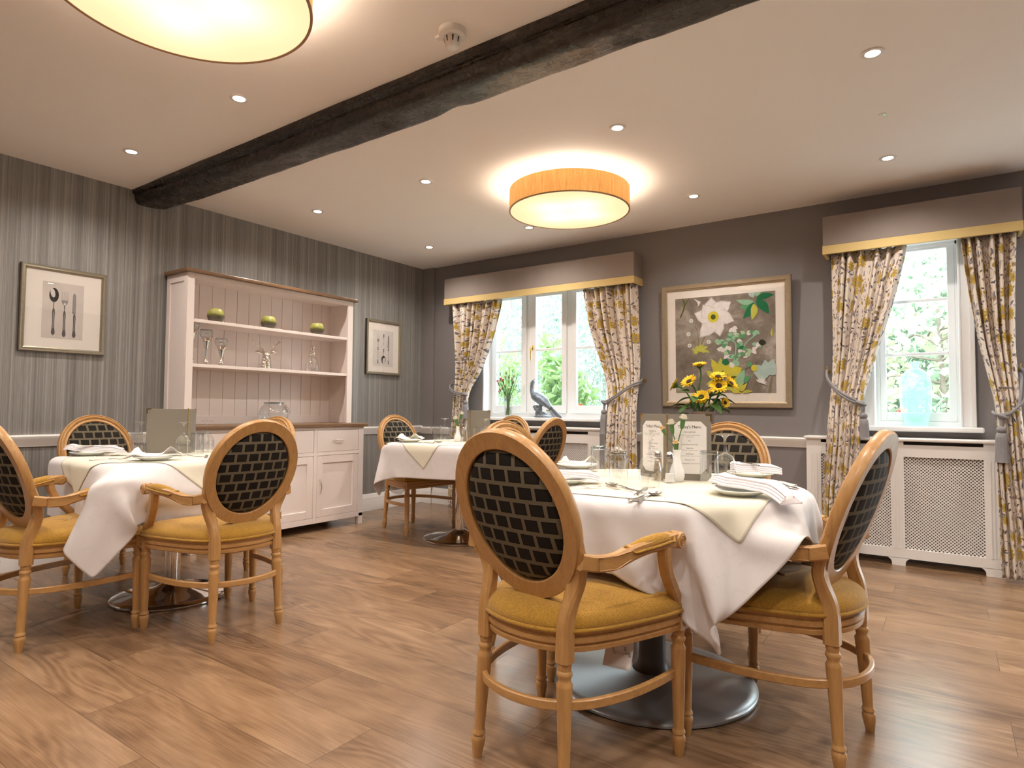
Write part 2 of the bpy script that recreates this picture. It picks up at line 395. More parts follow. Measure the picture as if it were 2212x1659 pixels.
def bottleglass():
    t=NT('sea_green_glass'); z=t.sep(t.obj())[2]
    tr=t.n('BsdfTransparent',{0:(.76,.94,.89,1)}).outputs[0]; tl=t.n('BsdfTranslucent',{0:(.66,.86,.80,1)}).outputs[0]; gl=t.n('BsdfGlossy',{'Color':(1,1,1,1),'Roughness':.08}).outputs[0]
    a=t.n('MixShader',{0:.22,1:tr,2:tl}).outputs[0]
    lw=t.n('LayerWeight',{'Blend':.3}).outputs['Facing']
    return t.done(t.n('MixShader',{0:t.math('ADD',.05,t.math('MULTIPLY',lw,.25)),1:a,2:gl}).outputs[0])
MT['bottle']=bottleglass()
def ombre():
    t=NT('green_grey_ombre_glaze'); z=t.sep(t.obj())[2]; n=t.noise(t.obj(),60,3)
    f=t.math('ADD',t.math('MULTIPLY',z,11.5),t.math('MULTIPLY',t.math('SUBTRACT',n,.5),.25))
    return t.done(t.bsdf(t.ramp(f,[(.05,(.15,.12,.085)),(.38,(.075,.065,.05)),(.6,(.12,.115,.03)),(.72,(.30,.30,.05)),(.95,(.42,.42,.11))]),.45,0,t.bump(n,.3,.002)))
MT['ombre']=ombre()
def beam_mat():
    t=NT('black_stained_oak_beam'); v=t.mapping(t.obj(),(2.2,22,22)); g=t.noise(v,2,6,.65,1.2); h=t.noise(t.obj(),26,4,.6,.5)
    col=t.ramp(g,[(.3,(.004,.003,.003)),(.75,(.026,.016,.012))])
    hh=t.math('ADD',t.math('MULTIPLY',g,.5),t.math('MULTIPLY',h,.5))
    return t.done(t.bsdf(col,t.math('ADD',.16,t.math('MULTIPLY',h,.22)),0,t.bump(hh,.55,.02),.6))
MT['beam']=beam_mat()
def emit(name,c,s):
    t=NT(name); return t.done(t.n('Emission',{0:(*c,1),1:s}).outputs[0])
# ------------------------------------------------------------------ room shell
XL,XR,YB,YF,H = -4.82,2.30,5.16,-2.20,2.61
YO=5.42                                    # outer face of the window wall
W1=(-3.97,-2.51,.957,2.24); W2=(-.423,.093,.935,2.24); W3=(.62,2.05,0,2.14)      # openings x0,x1,z0,z1
def struct(o,label,cat,kind='structure'): return tag(o,label,cat,None,kind)
m=MB(); m.box(XL-.1,XR+.1,YF-.1,YB+.02,-.06,0); struct(m.build('floor',MT['floor'],smooth=0),'oak plank vinyl floor of the dining room','floor')
m=MB(); m.box(XL-.1,XR+.1,YF-.1,YO,H,H+.06); struct(m.build('ceiling',MT['ceiling'],smooth=0),'plain white painted ceiling with recessed spotlights','ceiling')
m=MB(); m.box(XL-.1,XL,YF-.1,YO,-.06,H); struct(m.build('wall_left',MT['wallA'],smooth=0),'wall with striped grey wallpaper behind the dresser','wall')
m=MB()
for (x0,x1,z0,z1) in [(XL,W1[0],0,H),(W1[1],W2[0],0,H),(W2[1],W3[0],0,H),(W3[1],XR,0,H),(W3[0],W3[1],W3[3],H),(W1[0],W1[1],0,W1[2]-.03),(W1[0],W1[1],W1[3],H),(W2[0],W2[1],0,W2[2]-.03),(W2[0],W2[1],W2[3],H)]:
    m.box(x0,x1,YB,YO,z0 if z0>0 else -.06,z1)
struct(m.build('wall_back',MT['wallB'],smooth=0),'plain dark grey wall with the two curtained windows','wall')
m=MB(); m.box(XR,XR+.1,YF-.1,YO,-.06,H); struct(m.build('wall_right',MT['wallB'],smooth=0),'plain grey wall on the right of the room','wall')
m=MB(); m.box(XL,XR,YF-.1,YF,-.06,H); struct(m.build('wall_front',MT['wallB'],smooth=0),'plain grey wall behind the viewer','wall')
m=MB(); m.box(XL,-4.655,YB-.028,YB,0,H); struct(m.build('trim_1',MT['wallB'],smooth=0,bevel=.004),'slim boxed-in pipe casing painted grey in the room corner','trim')

def moulding(name, path, prof, mat, label, cat):
    """profile (out,z) swept along a wall; path: start,end xy and outward normal"""
    m=MB()
    for (ax,ay,bx,by,nx,ny) in path:
        n=len(prof); vs=[(ax+nx*o,ay+ny*o,z) for o,z in prof]+[(bx+nx*o,by+ny*o,z) for o,z in prof]
        fs=[(i,(i+1)%n,n+(i+1)%n,n+i) for i in range(n)]+[tuple(range(n-1,-1,-1)),tuple(range(n,2*n))]
        m.add(vs,fs)
    o=m.build(name,mat,smooth=30); bm=bmesh.new(); bm.from_mesh(o.data); bmesh.ops.recalc_face_normals(bm,faces=bm.faces); bm.to_mesh(o.data); bm.free()
    return struct(o,label,cat)
SK=[(0,0),(.022,0),(.022,.105),(.019,.115),(.019,.128),(.013,.138),(.012,.152),(.006,.165),(0,.168)]
DA=[(0,.772),(.010,.772),(.012,.785),(.018,.795),(.020,.812),(.026,.822),(.028,.838),(.022,.846),(0,.848)]
DB=[(o,z-.012) for o,z in DA]
moulding('baseboard_left',[(XL,YF,XL,2.29,1,0),(XL,3.86,XL,YB-.028,1,0)],SK,MT['white'],'white moulded skirting board along the striped wall','skirting board')
moulding('baseboard_back',[(-4.655,YB,-3.95,YB,0,-1),(-2.50,YB,-.842,YB,0,-1),(.30,YB,W3[0],YB,0,-1),(W3[1],YB,XR,YB,0,-1),(XL,YB-.028,-4.655,YB-.028,0,-1)],SK,MT['white'],'white moulded skirting board along the window wall','skirting board')
moulding('trim_2',[(XL,YF,XL,2.33,1,0),(XL,3.86,XL,YB-.028,1,0)],DA,MT['white'],'white moulded dado rail along the striped wall','dado rail')
moulding('trim_3',[(-4.655,YB,-3.95,YB,0,-1),(-2.50,YB,-.842,YB,0,-1),(.30,YB,W3[0],YB,0,-1),(W3[1],YB,XR,YB,0,-1),(XL,YB-.028,-4.655,YB-.028,0,-1)],DB,MT['white'],'white moulded dado rail along the window wall','dado rail')

# old oak ceiling beam
prof=[(2.066,2.615),(2.066,2.580),(2.074,2.574),(2.088,2.572),(2.090,2.562),(2.082,2.556),(2.084,2.535),(2.092,2.500),(2.108,2.484),(2.135,2.483),(2.19,2.494),(2.25,2.503),(2.30,2.512),(2.318,2.522),(2.326,2.545),(2.33,2.615)]
V=[];nx=150
from mathutils import noise as mn
for i in range(nx):
    x=XL-.02+(XR-XL+.02)*i/(nx-1); row=[]
    for k,(y,z) in enumerate(prof):
        a=mn.noise(Vector((x*1.3,k*.23,1.7)))*.011+mn.noise(Vector((x*6,k*.9,4.2)))*.006
        b=mn.noise(Vector((x*1.1,k*.2,8.1)))*.009+mn.noise(Vector((x*7,k*.8,2.2)))*.005
        if z>2.6: a*=.4;b=0
        if z<2.57:
            t=min(1,max(0,(x+4.82)/.5)); b+=.028*(1-t)*(1 if k<10 else .6)
            bend=.012*math.sin((x+4.8)*.9); a+=bend
            for kx,ky,rr in ((-1.98,2.30,.09),(-.98,2.26,.06),(-3.2,2.25,.05),(-2.35,2.17,.045)):
                d=((x-kx)**2+(y-ky)**2)/(rr*rr)
                if d<1: b+=.018*(1-d)
        row.append((x,y+a,z+b))
    V.append(row)
m=MB(); m.grid(V); struct(m.build('ceiling_beam',MT['beam'],smooth=50,subsurf=1),'old rough black-stained oak beam crossing the white ceiling','beam')

# ------------------------------------------------------------------ windows
def bar(m,x0,x1,y0,y1,z0,z1): m.box(x0,x1,y0,y1,z0,z1)
def sash(parent, x0,x1,z0,z1, gx0,gx1,gz0,gz1, bars, y0,y1, name='casement'):
    m=MB(); m.box(x0,gx0,y0,y1,z0,z1); m.box(gx1,x1,y0,y1,z0,z1); m.box(gx0,gx1,y0,y1,z0,gz0); m.box(gx0,gx1,y0,y1,gz1,z1)
    for z in bars: m.box(gx0,gx1,y0+.004,y1-.006,z-.011,z+.011)
    f=m.build(name,MT['upvc'],parent,smooth=0,bevel=.004)
    p=MB(); ym=(y0+y1)/2+.006; p.box(gx0-.004,gx1+.004,ym-.002,ym+.002,gz0-.004,gz1+.004)
    p.build('pane',MT['pane'],f,smooth=0)
    return f
w=empty('window_1',(0,0,0)); struct(w,'white three-light casement window behind the pheasant figurine','window')
m=MB(); x0,x1,z0,z1=W1
m.box(x0,x0+.035,5.285,5.36,z0,z1); m.box(x1-.035,x1,5.285,5.36,z0,z1); m.box(x0,x1,5.285,5.36,z1-.04,z1); m.box(x0,x1,5.282,5.36,z0-.03,1.0)
m.box(-3.505,-3.452,5.285,5.36,1.0,z1); m.box(-3.03,-2.975,5.285,5.36,1.0,z1)
m.build('frame',MT['upvc'],w,smooth=0,bevel=.004)
m=MB(); m.box(x0-.001,x0+.012,YB-.004,5.29,z0,z1); m.box(x1-.012,x1+.001,YB-.004,5.29,z0,z1); m.box(x0,x1,YB,5.29,z1-.012,z1+.001)
m.build('reveal_lining',MT['upvc'],w,smooth=0)
s1=sash(w,-3.935,-3.507,1.002,2.215,-3.882,-3.565,1.075,2.175,(1.635,),5.268,5.31)
s2=sash(w,-3.450,-3.032,1.002,2.215,-3.388,-3.084,1.075,2.175,(1.635,),5.268,5.31)
s3=sash(w,-2.973,-2.545,1.002,2.215,-2.922,-2.605,1.075,2.175,(1.635,),5.268,5.31)
m=MB(); m.sphere((-3.425,5.262,1.66),(.014,.008,.03)); m.tube([(-3.425,5.255,1.665),(-3.425,5.232,1.662),(-3.424,5.228,1.64),(-3.421,5.228,1.56),(-3.418,5.231,1.525)],[.007,.007,.007,.006,.005]); m.build('window_handle',MT['brass'],s2,smooth=60)
m=MB(); m.box(-3.535,-3.512,5.256,5.268,1.20,1.285); m.build('window_lock',MT['white_metal'],s1,smooth=0,bevel=.003)
m=MB(); m.box(-3.25,-3.15,5.255,5.268,1.022,1.032); m.sphere((-3.20,5.255,1.02),.008); m.build('window_stay',MT['brass'],s2,smooth=40)
m=MB(); m.box(x0-.10,x1+.10,5.04,YB+.12,.928,.957); m.build('sill',MT['upvc'],w,smooth=0,bevel=.008)
w=empty('window_2',(0,0,0)); struct(w,'narrow white window with three panes behind the green glass bottle','window')
x0,x1,z0,z1=W2
m=MB(); m.box(x0,-.388,5.27,5.36,z0,z1); m.box(.068,x1,5.27,5.36,z0,z1); m.box(x0,x1,5.27,5.36,z1-.035,z1); m.box(x0,x1,5.26,5.36,z0-.03,.966); m.build('frame',MT['upvc'],w,smooth=0,bevel=.004)
m=MB(); m.box(x0-.001,x0+.010,YB-.006,5.28,z0,z1); m.box(x1-.010,x1+.001,YB-.006,5.28,z0,z1); m.box(x0,x1,YB-.006,5.28,z1-.01,z1+.001); m.build('reveal_lining',MT['upvc'],w,smooth=0)
s=sash(w,-.388,.068,.966,2.215,-.350,.024,1.032,2.19,(1.448,1.83),5.275,5.318,'sash')
m=MB(); m.tube([(-.305,5.268,1.0),(-.318,5.25,1.012),(-.312,5.246,1.028),(-.296,5.248,1.026),(-.292,5.25,1.01)],.003); m.build('sash_hook',MT['white_metal'],s,smooth=60)
m=MB()
for sx,xa,xb in ((-1,-.50,-.413),(1,.083,.170)):
    m.box(xa,xb,YB-.016,YB,z0,2.33); xo=xa if sx<0 else xb; xi=xb if sx<0 else xa
    m.box(min(xo,xo-sx*.03),max(xo,xo-sx*.03),YB-.026,YB-.01,z0,2.33); m.box(min(xi,xi+sx*.014),max(xi,xi+sx*.014),YB-.022,YB-.01,z0,2.33)
m.box(-.50,.17,YB-.016,YB,2.24,2.33); m.build('architrave',MT['upvc'],w,smooth=0,bevel=.004)
m=MB(); m.box(-.535,.207,5.07,YB+.11,.900,.935); m.build('sill',MT['upvc'],w,smooth=0,bevel=.009)

w=empty('added_door_1',(0,0,0)); struct(w,'guessed white glazed garden door, unseen beyond the right edge, added to light the floor','door')  # unseen door guessed from the floor's bluish reflection, added to let in daylight
x0,x1,z0,z1=W3; xm=(x0+x1)/2
for (a,b) in ((x0+.04,xm-.004),(xm+.004,x1-.04)):
    sash(w,a,b,.02,z1-.04,a+.085,b-.085,.22,z1-.12,(1.2,),5.27,5.32,'door_leaf')
m=MB(); m.box(x0,x0+.04,5.25,5.36,0,z1); m.box(x1-.04,x1,5.25,5.36,0,z1); m.box(x0,x1,5.25,5.36,z1-.04,z1); m.box(x0,x1,5.25,5.38,0,.02); m.build('frame',MT['upvc'],w,smooth=0,bevel=.004)
# ------------------------------------------------------------------ ceiling fittings
MT['spotlens']=emit('spotlight_lens',(1,.93,.82),26)
def downlight(x,y,label):
    e=empty('recessed_spotlight',(x,y,H),0,label,'ceiling light','recessed ceiling spotlights')
    m=MB(); m.lathe([(.034,-.001),(.030,-.004),(.0445,-.005),(.047,-.003),(.047,.0005)][::-1],32); m.build('bezel',MT['white_metal'],e,smooth=60)
    m=MB(); m.lathe([(.0,-.0022),(.031,-.0022)],28); l=m.build('lens',MT['spotlens'],e,smooth=60)
    return e
SPOTS=[]
lab={(-4.10,1.745):'recessed spotlight above the left spoon and fork picture',(-2.93,1.745):'recessed spotlight just beyond the big cropped drum lamp',
(-4.10,3.135):'recessed spotlight in front of the dresser, past the beam',(-2.93,3.135):'recessed spotlight between the beam and the whole drum lamp',
(-4.10,4.45):'recessed spotlight nearest the room corner',(-1.475,3.125):'recessed spotlight over the round table, between beam and drum lamp',
(-1.49,4.45):'recessed spotlight above the flower picture',(-2.93,4.44):'recessed spotlight peeping out behind the drum lamp',
(-.235,3.09):'recessed spotlight highest in the picture on the right-hand ceiling',(-.265,4.44):'recessed spotlight in front of the narrow window'}
for (x,y),l in lab.items():
    downlight(x,y,l); SPOTS.append((x,y))
e=empty('ceiling_sensor',(-.244,3.77,H),0,'tiny white ceiling sensor with a green light','sensor')
m=MB(); m.lathe([(.0,-.004),(.014,-.004),(.019,-.002),(.02,.0005)],20); m.build('disc',MT['white_metal'],e,smooth=60)
m=MB(); m.sphere((.006,0,-.004),(.003,.003,.002),8,6); m.build('indicator',emit('green_indicator',(.1,.9,.4),1.2),e)
e=empty('smoke_detector',(-1.66,1.925,H),0,'white round smoke detector on the ceiling beside the beam','smoke detector')
m=MB(); m.lathe([(.0,-.03),(.045,-.03),(.055,-.026),(.058,-.015),(.058,.0)],40); m.box(-.085,-.05,-.012,.012,-.012,0); m.build('base',MT['white_metal'],e,smooth=40)
m=MB(); m.lathe([(.0,-.078),(.018,-.078),(.024,-.074),(.027,-.070),(.034,-.038),(.036,-.029)],40); h=m.build('head',MT['white_metal'],e,smooth=40)
m=MB()
for k in range(8):
    a=2*PI*k/8; M=Matrix.Rotation(a,4,'Z')
    m.add([M@Vector(p) for p in ((.0355,-.0035,-.036),(.0355,.0035,-.036),(.0305,.002,-.058),(.0305,-.002,-.058))],[(0,1,2,3)])
m.build('slots',MT['black'],h,smooth=0)

def drum_lamp(x,y,label):
    rad=.42; zb=2.425-H; zt=2.572-H
    e=empty('drum_ceiling_lamp',(x,y,H),0,label,'ceiling lamp','drum ceiling lamps')
    n=96
    t=NT('glowing_veneer_shade'); X,Y,Z=t.sep(t.obj()); ang=t.math('ARCTAN2',Y,X)
    g=t.noise(t.comb(t.math('MULTIPLY',ang,16.),0.,t.math('MULTIPLY',Z,3.)),1.6,5,.7); g2=t.noise(t.comb(t.math('MULTIPLY',ang,85.),2.,t.math('MULTIPLY',Z,26.)),1.,2)
    col=t.ramp(t.math('ADD',t.math('MULTIPLY',g,.75),t.math('MULTIPLY',g2,.25)),[(.3,(.48,.20,.042)),(.55,(.72,.34,.09)),(.75,(.86,.46,.16))])
    d=t.bsdf(col,.6); em=t.n('Emission',{0:col,1:.62}).outputs[0]
    shade=t.done(t.n('AddShader',{0:d,1:em}).outputs[0])
    m=MB(); m.lathe([(rad,zb-.002),(rad,zt),(rad-.004,zt),(rad-.004,zb-.002)],n,closed=True); m.build('shade',shade,e,smooth=60)
    t=NT('glowing_diffuser'); v=t.obj(); X,Y,Z=t.sep(v); s=None
    for k in range(4):
        a=PI/4+k*PI/2+.35; dd=t.n('VectorMath',{0:t.comb(X,Y,0.),1:(.17*math.cos(a),.17*math.sin(a),0)},operation='DISTANCE').outputs['Value']
        b=t.math('EXPONENT',t.math('MULTIPLY',t.math('MULTIPLY',dd,dd),-55.)); s=b if s is None else t.math('ADD',s,b)
    em=t.n('Emission',{0:t.mix(t.math('MULTIPLY',s,.8,clamp=True),(1,.66,.36,1),(1,.80,.55,1)),1:t.math('ADD',.98,t.math('MULTIPLY',s,.42))}).outputs[0]
    m=MB(); m.lathe([(0,zb),(rad-.006,zb),(rad-.006,zb+.004),(0,zb+.004)],n); m.build('diffuser',t.done(em),e,smooth=60)
    m=MB(); m.lathe([(rad-.008,zb-.003),(rad+.002,zb-.003),(rad+.002,zb+.004),(rad-.008,zb+.004)],n,closed=True); m.build('rim',plain('bronze_rim',(.36,.20,.09),.4),e,smooth=60)
    m=MB(); m.lathe([(0,-.03),(.09,-.03),(.09,0)],32); m.build('ceiling_plate',MT['white_metal'],e,smooth=40)
    return e
drum_lamp(-2.145,3.76,'whole drum ceiling lamp with glowing wood-veneer shade, past the beam')
drum_lamp(-2.09,1.03,'large drum ceiling lamp cut off by the top of the picture')
LAMPS=[(-2.145,3.76),(-2.09,1.03)]

# ------------------------------------------------------------------ garden outside
m=MB(); m.box(-30,26,YO,40,-.5,-.35); struct(m.build('ground',MT['lawn'],smooth=0),'green lawn of the garden outside the windows','lawn')
def foliage(n, centre, radii, size, asp=.45, droop=.3, shell=.55, seed=1):
    g=np.random.default_rng(seed); vs=[];fs=[]
    for i in range(n):
        d=g.normal(size=3); d/=np.linalg.norm(d); r=shell+(1-shell)*g.random()
        p=np.array(centre)+d*np.array(radii)*r
        u=g.normal(size=3); u[2]-=droop; u/=np.linalg.norm(u); w=np.cross(u,d+g.normal(size=3)*.5); w/=np.linalg.norm(w)+1e-6
        L=size*(.7+.6*g.random()); wd=L*asp/2; nn=np.cross(u,w)*L*.12
        b=len(vs); vs+= [p, p+u*L*.45+w*wd+nn, p+u*L, p+u*L*.45-w*wd+nn, p+u*L*.45-nn*.3]
        fs+= [(b,b+1,b+4),(b+1,b+2,b+4),(b+2,b+3,b+4),(b+3,b,b+4)]
    return vs,fs
def plant(name,label,cat,loc,blobs,mat,size,asp=.45,trunk=None,seed=3,branches=0,group=None):
    e=empty(name,loc,0,label,cat,group); m=MB()
    for i,(n,c,r) in enumerate(blobs):
        vs,fs=foliage(n,c,r,size,asp,seed=seed*31+i); m.add(vs,fs)
    m.build('foliage',mat,e,smooth=0)
    if trunk:
        m=MB(); h,r=trunk; g=random.Random(seed); m.tube([(0,0,-.4),(.05,.03,h*.5),(.0,.05,h)],[r,r*.8,r*.45],9)
        for k in range(branches):
            a=g.random()*6.28; z=h*(.35+.6*g.random()); L=.8+1.2*g.random(); dx,dy=math.cos(a),math.sin(a)
            m.tube(spline([(.02,.03,z),(dx*L*.4,dy*L*.4,z+.1+.2*g.random()),(dx*L*.75,dy*L*.75,z+.1*g.random()),(dx*L,dy*L,z-.1+.4*g.random())],4),[r*.35]*8+[r*.25]*4+[r*.12],6)
        m.build('trunk',MT['trunk'],e,smooth=60)
    return e
plant('laurel_bush','leafy green laurel bush just outside the middle casement','bush',(-3.72,6.35,-.35),[(520,(0,0,.9),(.42,.40,.85)),(320,(.15,-.1,1.45),(.32,.3,.45)),(90,(-.05,-.1,1.95),(.16,.15,.35))],MT['leaf_laurel'],.16,.38,(1.9,.03),5)
plant('laurel_bush','leafy green laurel bush outside the left casement','bush',(-5.0,7.0,-.35),[(700,(0,0,.9),(.55,.5,.95)),(120,(.12,-.2,1.95),(.25,.2,.42))],MT['leaf_laurel'],.15,.34,(1.9,.03),6)
plant('conifer_tree','feathery grey-green conifer behind the laurel bushes','tree',(-5.6,9.6,-.35),[(5200,(0,0,2.6),(1.9,1.5,2.9)),(1500,(-.6,-.5,1.3),(1.3,1.1,1.4))],MT['leaf_conifer'],.17,.22,(4.5,.12),7)
plant('conifer_tree','pale feathery conifer seen through the right casement','tree',(-6.3,12.7,-.35),[(5200,(0,0,2.5),(1.7,1.5,2.9)),(900,(.8,-1.2,1.0),(1.0,.8,1.2))],MT['leaf_conifer'],.17,.22,(4.6,.12),8)
plant('garden_bush','light green bush low outside the right casement','bush',(-3.95,7.95,-.35),[(900,(0,0,.75),(.75,.55,.75))],MT['leaf_bush'],.10,.5,(.9,.03),9)
plant('maple_tree','pale spreading tree with bare twigs outside the narrow window','tree',(-.06,10.2,-.35),[(1100,(-.3,.3,3.1),(1.5,1.2,1.0)),(520,(.55,0,2.0),(.7,.8,.9)),(240,(-.8,.2,1.9),(.6,.7,.5))],MT['leaf_tree'],.13,.75,(2.8,.05),12,16)
plant('garden_tree','dense green tree filling the view behind the maple','tree',(.9,14.0,-.35),[(5600,(0,0,2.5),(2.3,1.8,2.9)),(1800,(-2.2,.4,1.6),(1.6,1.3,1.9))],MT['leaf_bush'],.20,.6,(4.2,.16),13)
plant('garden_bush','dark green bush low outside the narrow window','bush',(.45,8.0,-.35),[(1500,(0,0,.85),(.75,.6,.9))],MT['leaf_bush'],.10,.55,(1.0,.03),14)
plant('garden_tree','tall tree at the left end of the garden','tree',(-11.0,14.5,-.35),[(5200,(0,0,2.7),(2.6,2.0,3.2))],MT['leaf_tree'],.22,.6,(4.4,.16),17)
def geranium(loc,label,seed):
    e=empty('red_geranium',loc,0,label,'flower','red flowers outside the windows'); g=random.Random(seed)
    m=MB(); vs,fs=foliage(60,(0,0,.12),(.14,.12,.12),.08,.9,seed=seed); m.add(vs,fs); m.tube([(0,0,-.35-loc[2]),(0,0,.12)],.008,6); m.build('foliage',MT['leaf_bush'],e,smooth=0)
    m=MB()
    for k in range(3):
        c=(g.uniform(-.13,.13),g.uniform(-.1,.1),.24+g.uniform(-.03,.06))
        vs,fs=foliage(46,c,(.045,.045,.035),.03,.9,seed=seed+k); m.add(vs,fs)
    m.build('petals',MT['petal_red'],e,smooth=0)
geranium((-3.10,5.80,.82),'scarlet geranium just right of the post outside the wide window',3)
geranium((-2.86,5.85,.83),'scarlet geranium nearest the right-hand curtain outside the wide window',8)
geranium((-.37,5.80,.80),'scarlet geranium low in the corner outside the narrow window',13)
# ------------------------------------------------------------------ pelmets, curtains, tiebacks
def pelmet(x0,x1,zb,zt,yf,label):
    e=empty('pelmet',((x0+x1)/2,YB-.001,zb),0,label,'pelmet'); hw=(x1-x0)/2; d=YB-yf; t=.018; hb=.062; h=zt-zb
    def shell(z0,z1,o):
        m=MB(); m.box(-hw-o,hw+o,-d-o,-d+t,z0,z1); m.box(-hw-o,-hw+t,-d+t,0,z0,z1); m.box(hw-t,hw+o,-d+t,0,z0,z1); return m
    m=shell(hb,h,0); m.box(-hw+t,hw-t,-d+t,0,h-.014,h-.002); m.build('board',MT['pelmet'],e,smooth=0,bevel=.003)
    shell(0,hb,.003).build('band',MT['pelmetband'],e,smooth=0,bevel=.002)
pelmet(-4.352,-2.19,2.137,2.412,4.965,'taupe fabric pelmet with gold band over the wide window')
pelmet(-.712,.418,2.175,2.452,4.965,'taupe fabric pelmet with gold band over the narrow window')

def curtain(label, keys, folds, seed, hookside, group='floral curtains'):
    """keys: list of (z, x0, x1, y, depth) from top to floor"""
    g=np.random.default_rng(seed); nz,nu=90,220
    ks=sorted(keys,key=lambda k:-k[0]); zs=np.linspace(ks[0][0],ks[-1][0],nz)
    zk=np.array([k[0] for k in ks])[::-1]
    def ip(i): 
        # smooth interpolation through the keys
        v=np.array([k[i] for k in ks])[::-1]; pts=np.interp(zs,zk,v)
        k=np.ones(9)/9; pad=np.pad(pts,4,mode='edge'); sm=np.convolve(pad,k,'valid'); return sm
    X0,X1,Y,D=ip(1),ip(2),ip(3),ip(4)
    u=np.linspace(0,1,nu); amp=.6+.8*g.random(folds+3); ph=g.random(folds+3)
    wv=u+.035*np.sin(2*PI*u*2+seed)+.02*np.sin(2*PI*u*5+seed*2)
    F=np.sin(2*PI*folds*wv)+.35*np.sin(2*PI*folds*2*wv+1.3)
    am=np.interp(u*(folds+2),np.arange(folds+3),amp)
    V=np.zeros((nu,nz,3)); UV=np.zeros((nu,nz,2)); Wd=1.15
    for j in range(nz):
        drift=.02*np.sin(3*zs[j]+seed)
        V[:,j,0]=X0[j]+(X1[j]-X0[j])*u+ .004*np.cos(2*PI*folds*(wv+drift))
        V[:,j,1]=Y[j]+D[j]*am*(np.sin(2*PI*folds*(wv+drift))+.35*np.sin(4*PI*folds*(wv+drift)+1.3))*.7
        V[:,j,2]=zs[j]
        UV[:,j,0]=u*Wd+seed*.37; UV[:,j,1]=zs[j]
    m=MB(); m.grid(V[::-1],uv=UV[::-1]); 
    o=m.build('curtain',[MT['floral'],MT['lining']],None,smooth=180)
    d=o.modifiers.new('o','SOLIDIFY'); d.thickness=.003; d.offset=1; d.material_offset=1
    return tag(o,label,'curtain',group)
curtain('floral curtain gathered on the left of the wide window',[(2.145,-4.285,-3.63,5.035,.040),(1.75,-4.262,-3.76,5.035,.040),(1.45,-4.235,-3.89,5.03,.036),(1.27,-4.222,-4.01,5.01,.026),(1.205,-4.215,-4.05,4.99,.022),(1.12,-4.22,-4.045,4.985,.026),(.85,-4.245,-4.035,4.99,.026),(.02,-4.275,-4.03,4.99,.026)],8,1,-1)
curtain('floral curtain on the right of the wide window, beside the flower picture',[(2.145,-2.735,-2.19,5.035,.040),(1.75,-2.655,-2.178,5.035,.040),(1.45,-2.545,-2.168,5.03,.036),(1.22,-2.45,-2.165,4.99,.026),(1.14,-2.432,-2.165,4.96,.022),(1.02,-2.438,-2.158,4.925,.024),(.85,-2.445,-2.15,4.915,.026),(.02,-2.46,-2.14,4.91,.026)],7,2,1)
curtain('floral curtain on the left of the narrow window',[(2.185,-.672,-.20,5.035,.040),(1.85,-.672,-.275,5.035,.040),(1.5,-.668,-.375,5.03,.036),(1.25,-.672,-.445,4.99,.026),(1.12,-.682,-.478,4.955,.022),(1.0,-.69,-.488,4.915,.024),(.85,-.697,-.487,4.90,.026),(.5,-.728,-.525,4.90,.026),(.02,-.75,-.535,4.90,.026)],6,3,-1)
curtain('floral curtain at the right edge, beside the narrow window',[(2.185,.095,.385,5.035,.040),(1.85,.13,.372,5.035,.040),(1.5,.178,.365,5.03,.036),(1.2,.235,.372,4.97,.024),(1.05,.258,.378,4.935,.020),(.9,.256,.388,4.905,.024),(.7,.252,.40,4.90,.026),(.02,.262,.47,4.90,.026)],5,4,1)

def tieback(label, hook, loops, knot, tassel_len, hang):
    e=empty('curtain_tieback',hook,0,label,'curtain tieback','rope tiebacks'); H0=Vector(hook)
    L=lambda p:tuple(Vector(p)-H0)
    m=MB()
    for pts in loops: m.tube(spline([L(p) for p in pts],8),.0085,8)
    m.build('cord',MT['rope'],e,smooth=60)
    m=MB(); m.lathe([(.0,-.002),(.018,-.002),(.018,.004),(.0,.004)],14,M=Matrix.Translation((0,.018,0))@Matrix.Rotation(PI/2,4,'X')); m.tube([(0,.018,0),(0,-.03,0),(0,-.045,.012),(0,-.05,.028)],.0045,8); m.sphere((0,-.05,.03),.006,10,8); m.build('hook',MT['brass'],e,smooth=60)
    k=Vector(L(knot))
    m=MB(); m.sphere(tuple(k),(.022,.02,.022)); m.tube([k+Vector((-.03,0,.012)),k+Vector((0,-.02,0)),k+Vector((.028,0,-.012))],.009,8); m.build('knot',MT['rope'],e,smooth=60)
    b=k+Vector((hang,0,-.085))
    m=MB(); m.tube([k,k+Vector((hang*.3,-.01,-.03)),b],.006,8); m.tube([k+Vector((.012,0,0)),k+Vector((hang*.6+.01,-.006,-.03)),b],.006,8); m.build('drop_cord',MT['rope'],e,smooth=60)
    m=MB(); m.sphere(tuple(b),(.026,.026,.025)); t=m.build('tassel',MT['rope'],e,smooth=60)
    m=MB(); m.lathe([(.020,-.018),(.028,-.03),(.031,-.06),(.034,-tassel_len+.01),(.037,-tassel_len)][::-1],40,c=tuple(b),flute=(12,b.z*0-9,9,.10)); m.build('fringe',MT['rope'],t,smooth=60)
tieback('grey rope tieback on the curtain left of the wide window',(-4.345,5.145,1.30),[[(-4.345,5.10,1.31),(-4.29,5.0,1.27),(-4.20,4.945,1.225),(-4.10,4.945,1.20),(-4.045,4.97,1.195)],[(-4.345,5.10,1.29),(-4.285,4.99,1.25),(-4.195,4.94,1.208),(-4.10,4.94,1.185),(-4.045,4.965,1.185)]],(-4.04,4.955,1.185),.16,.004)
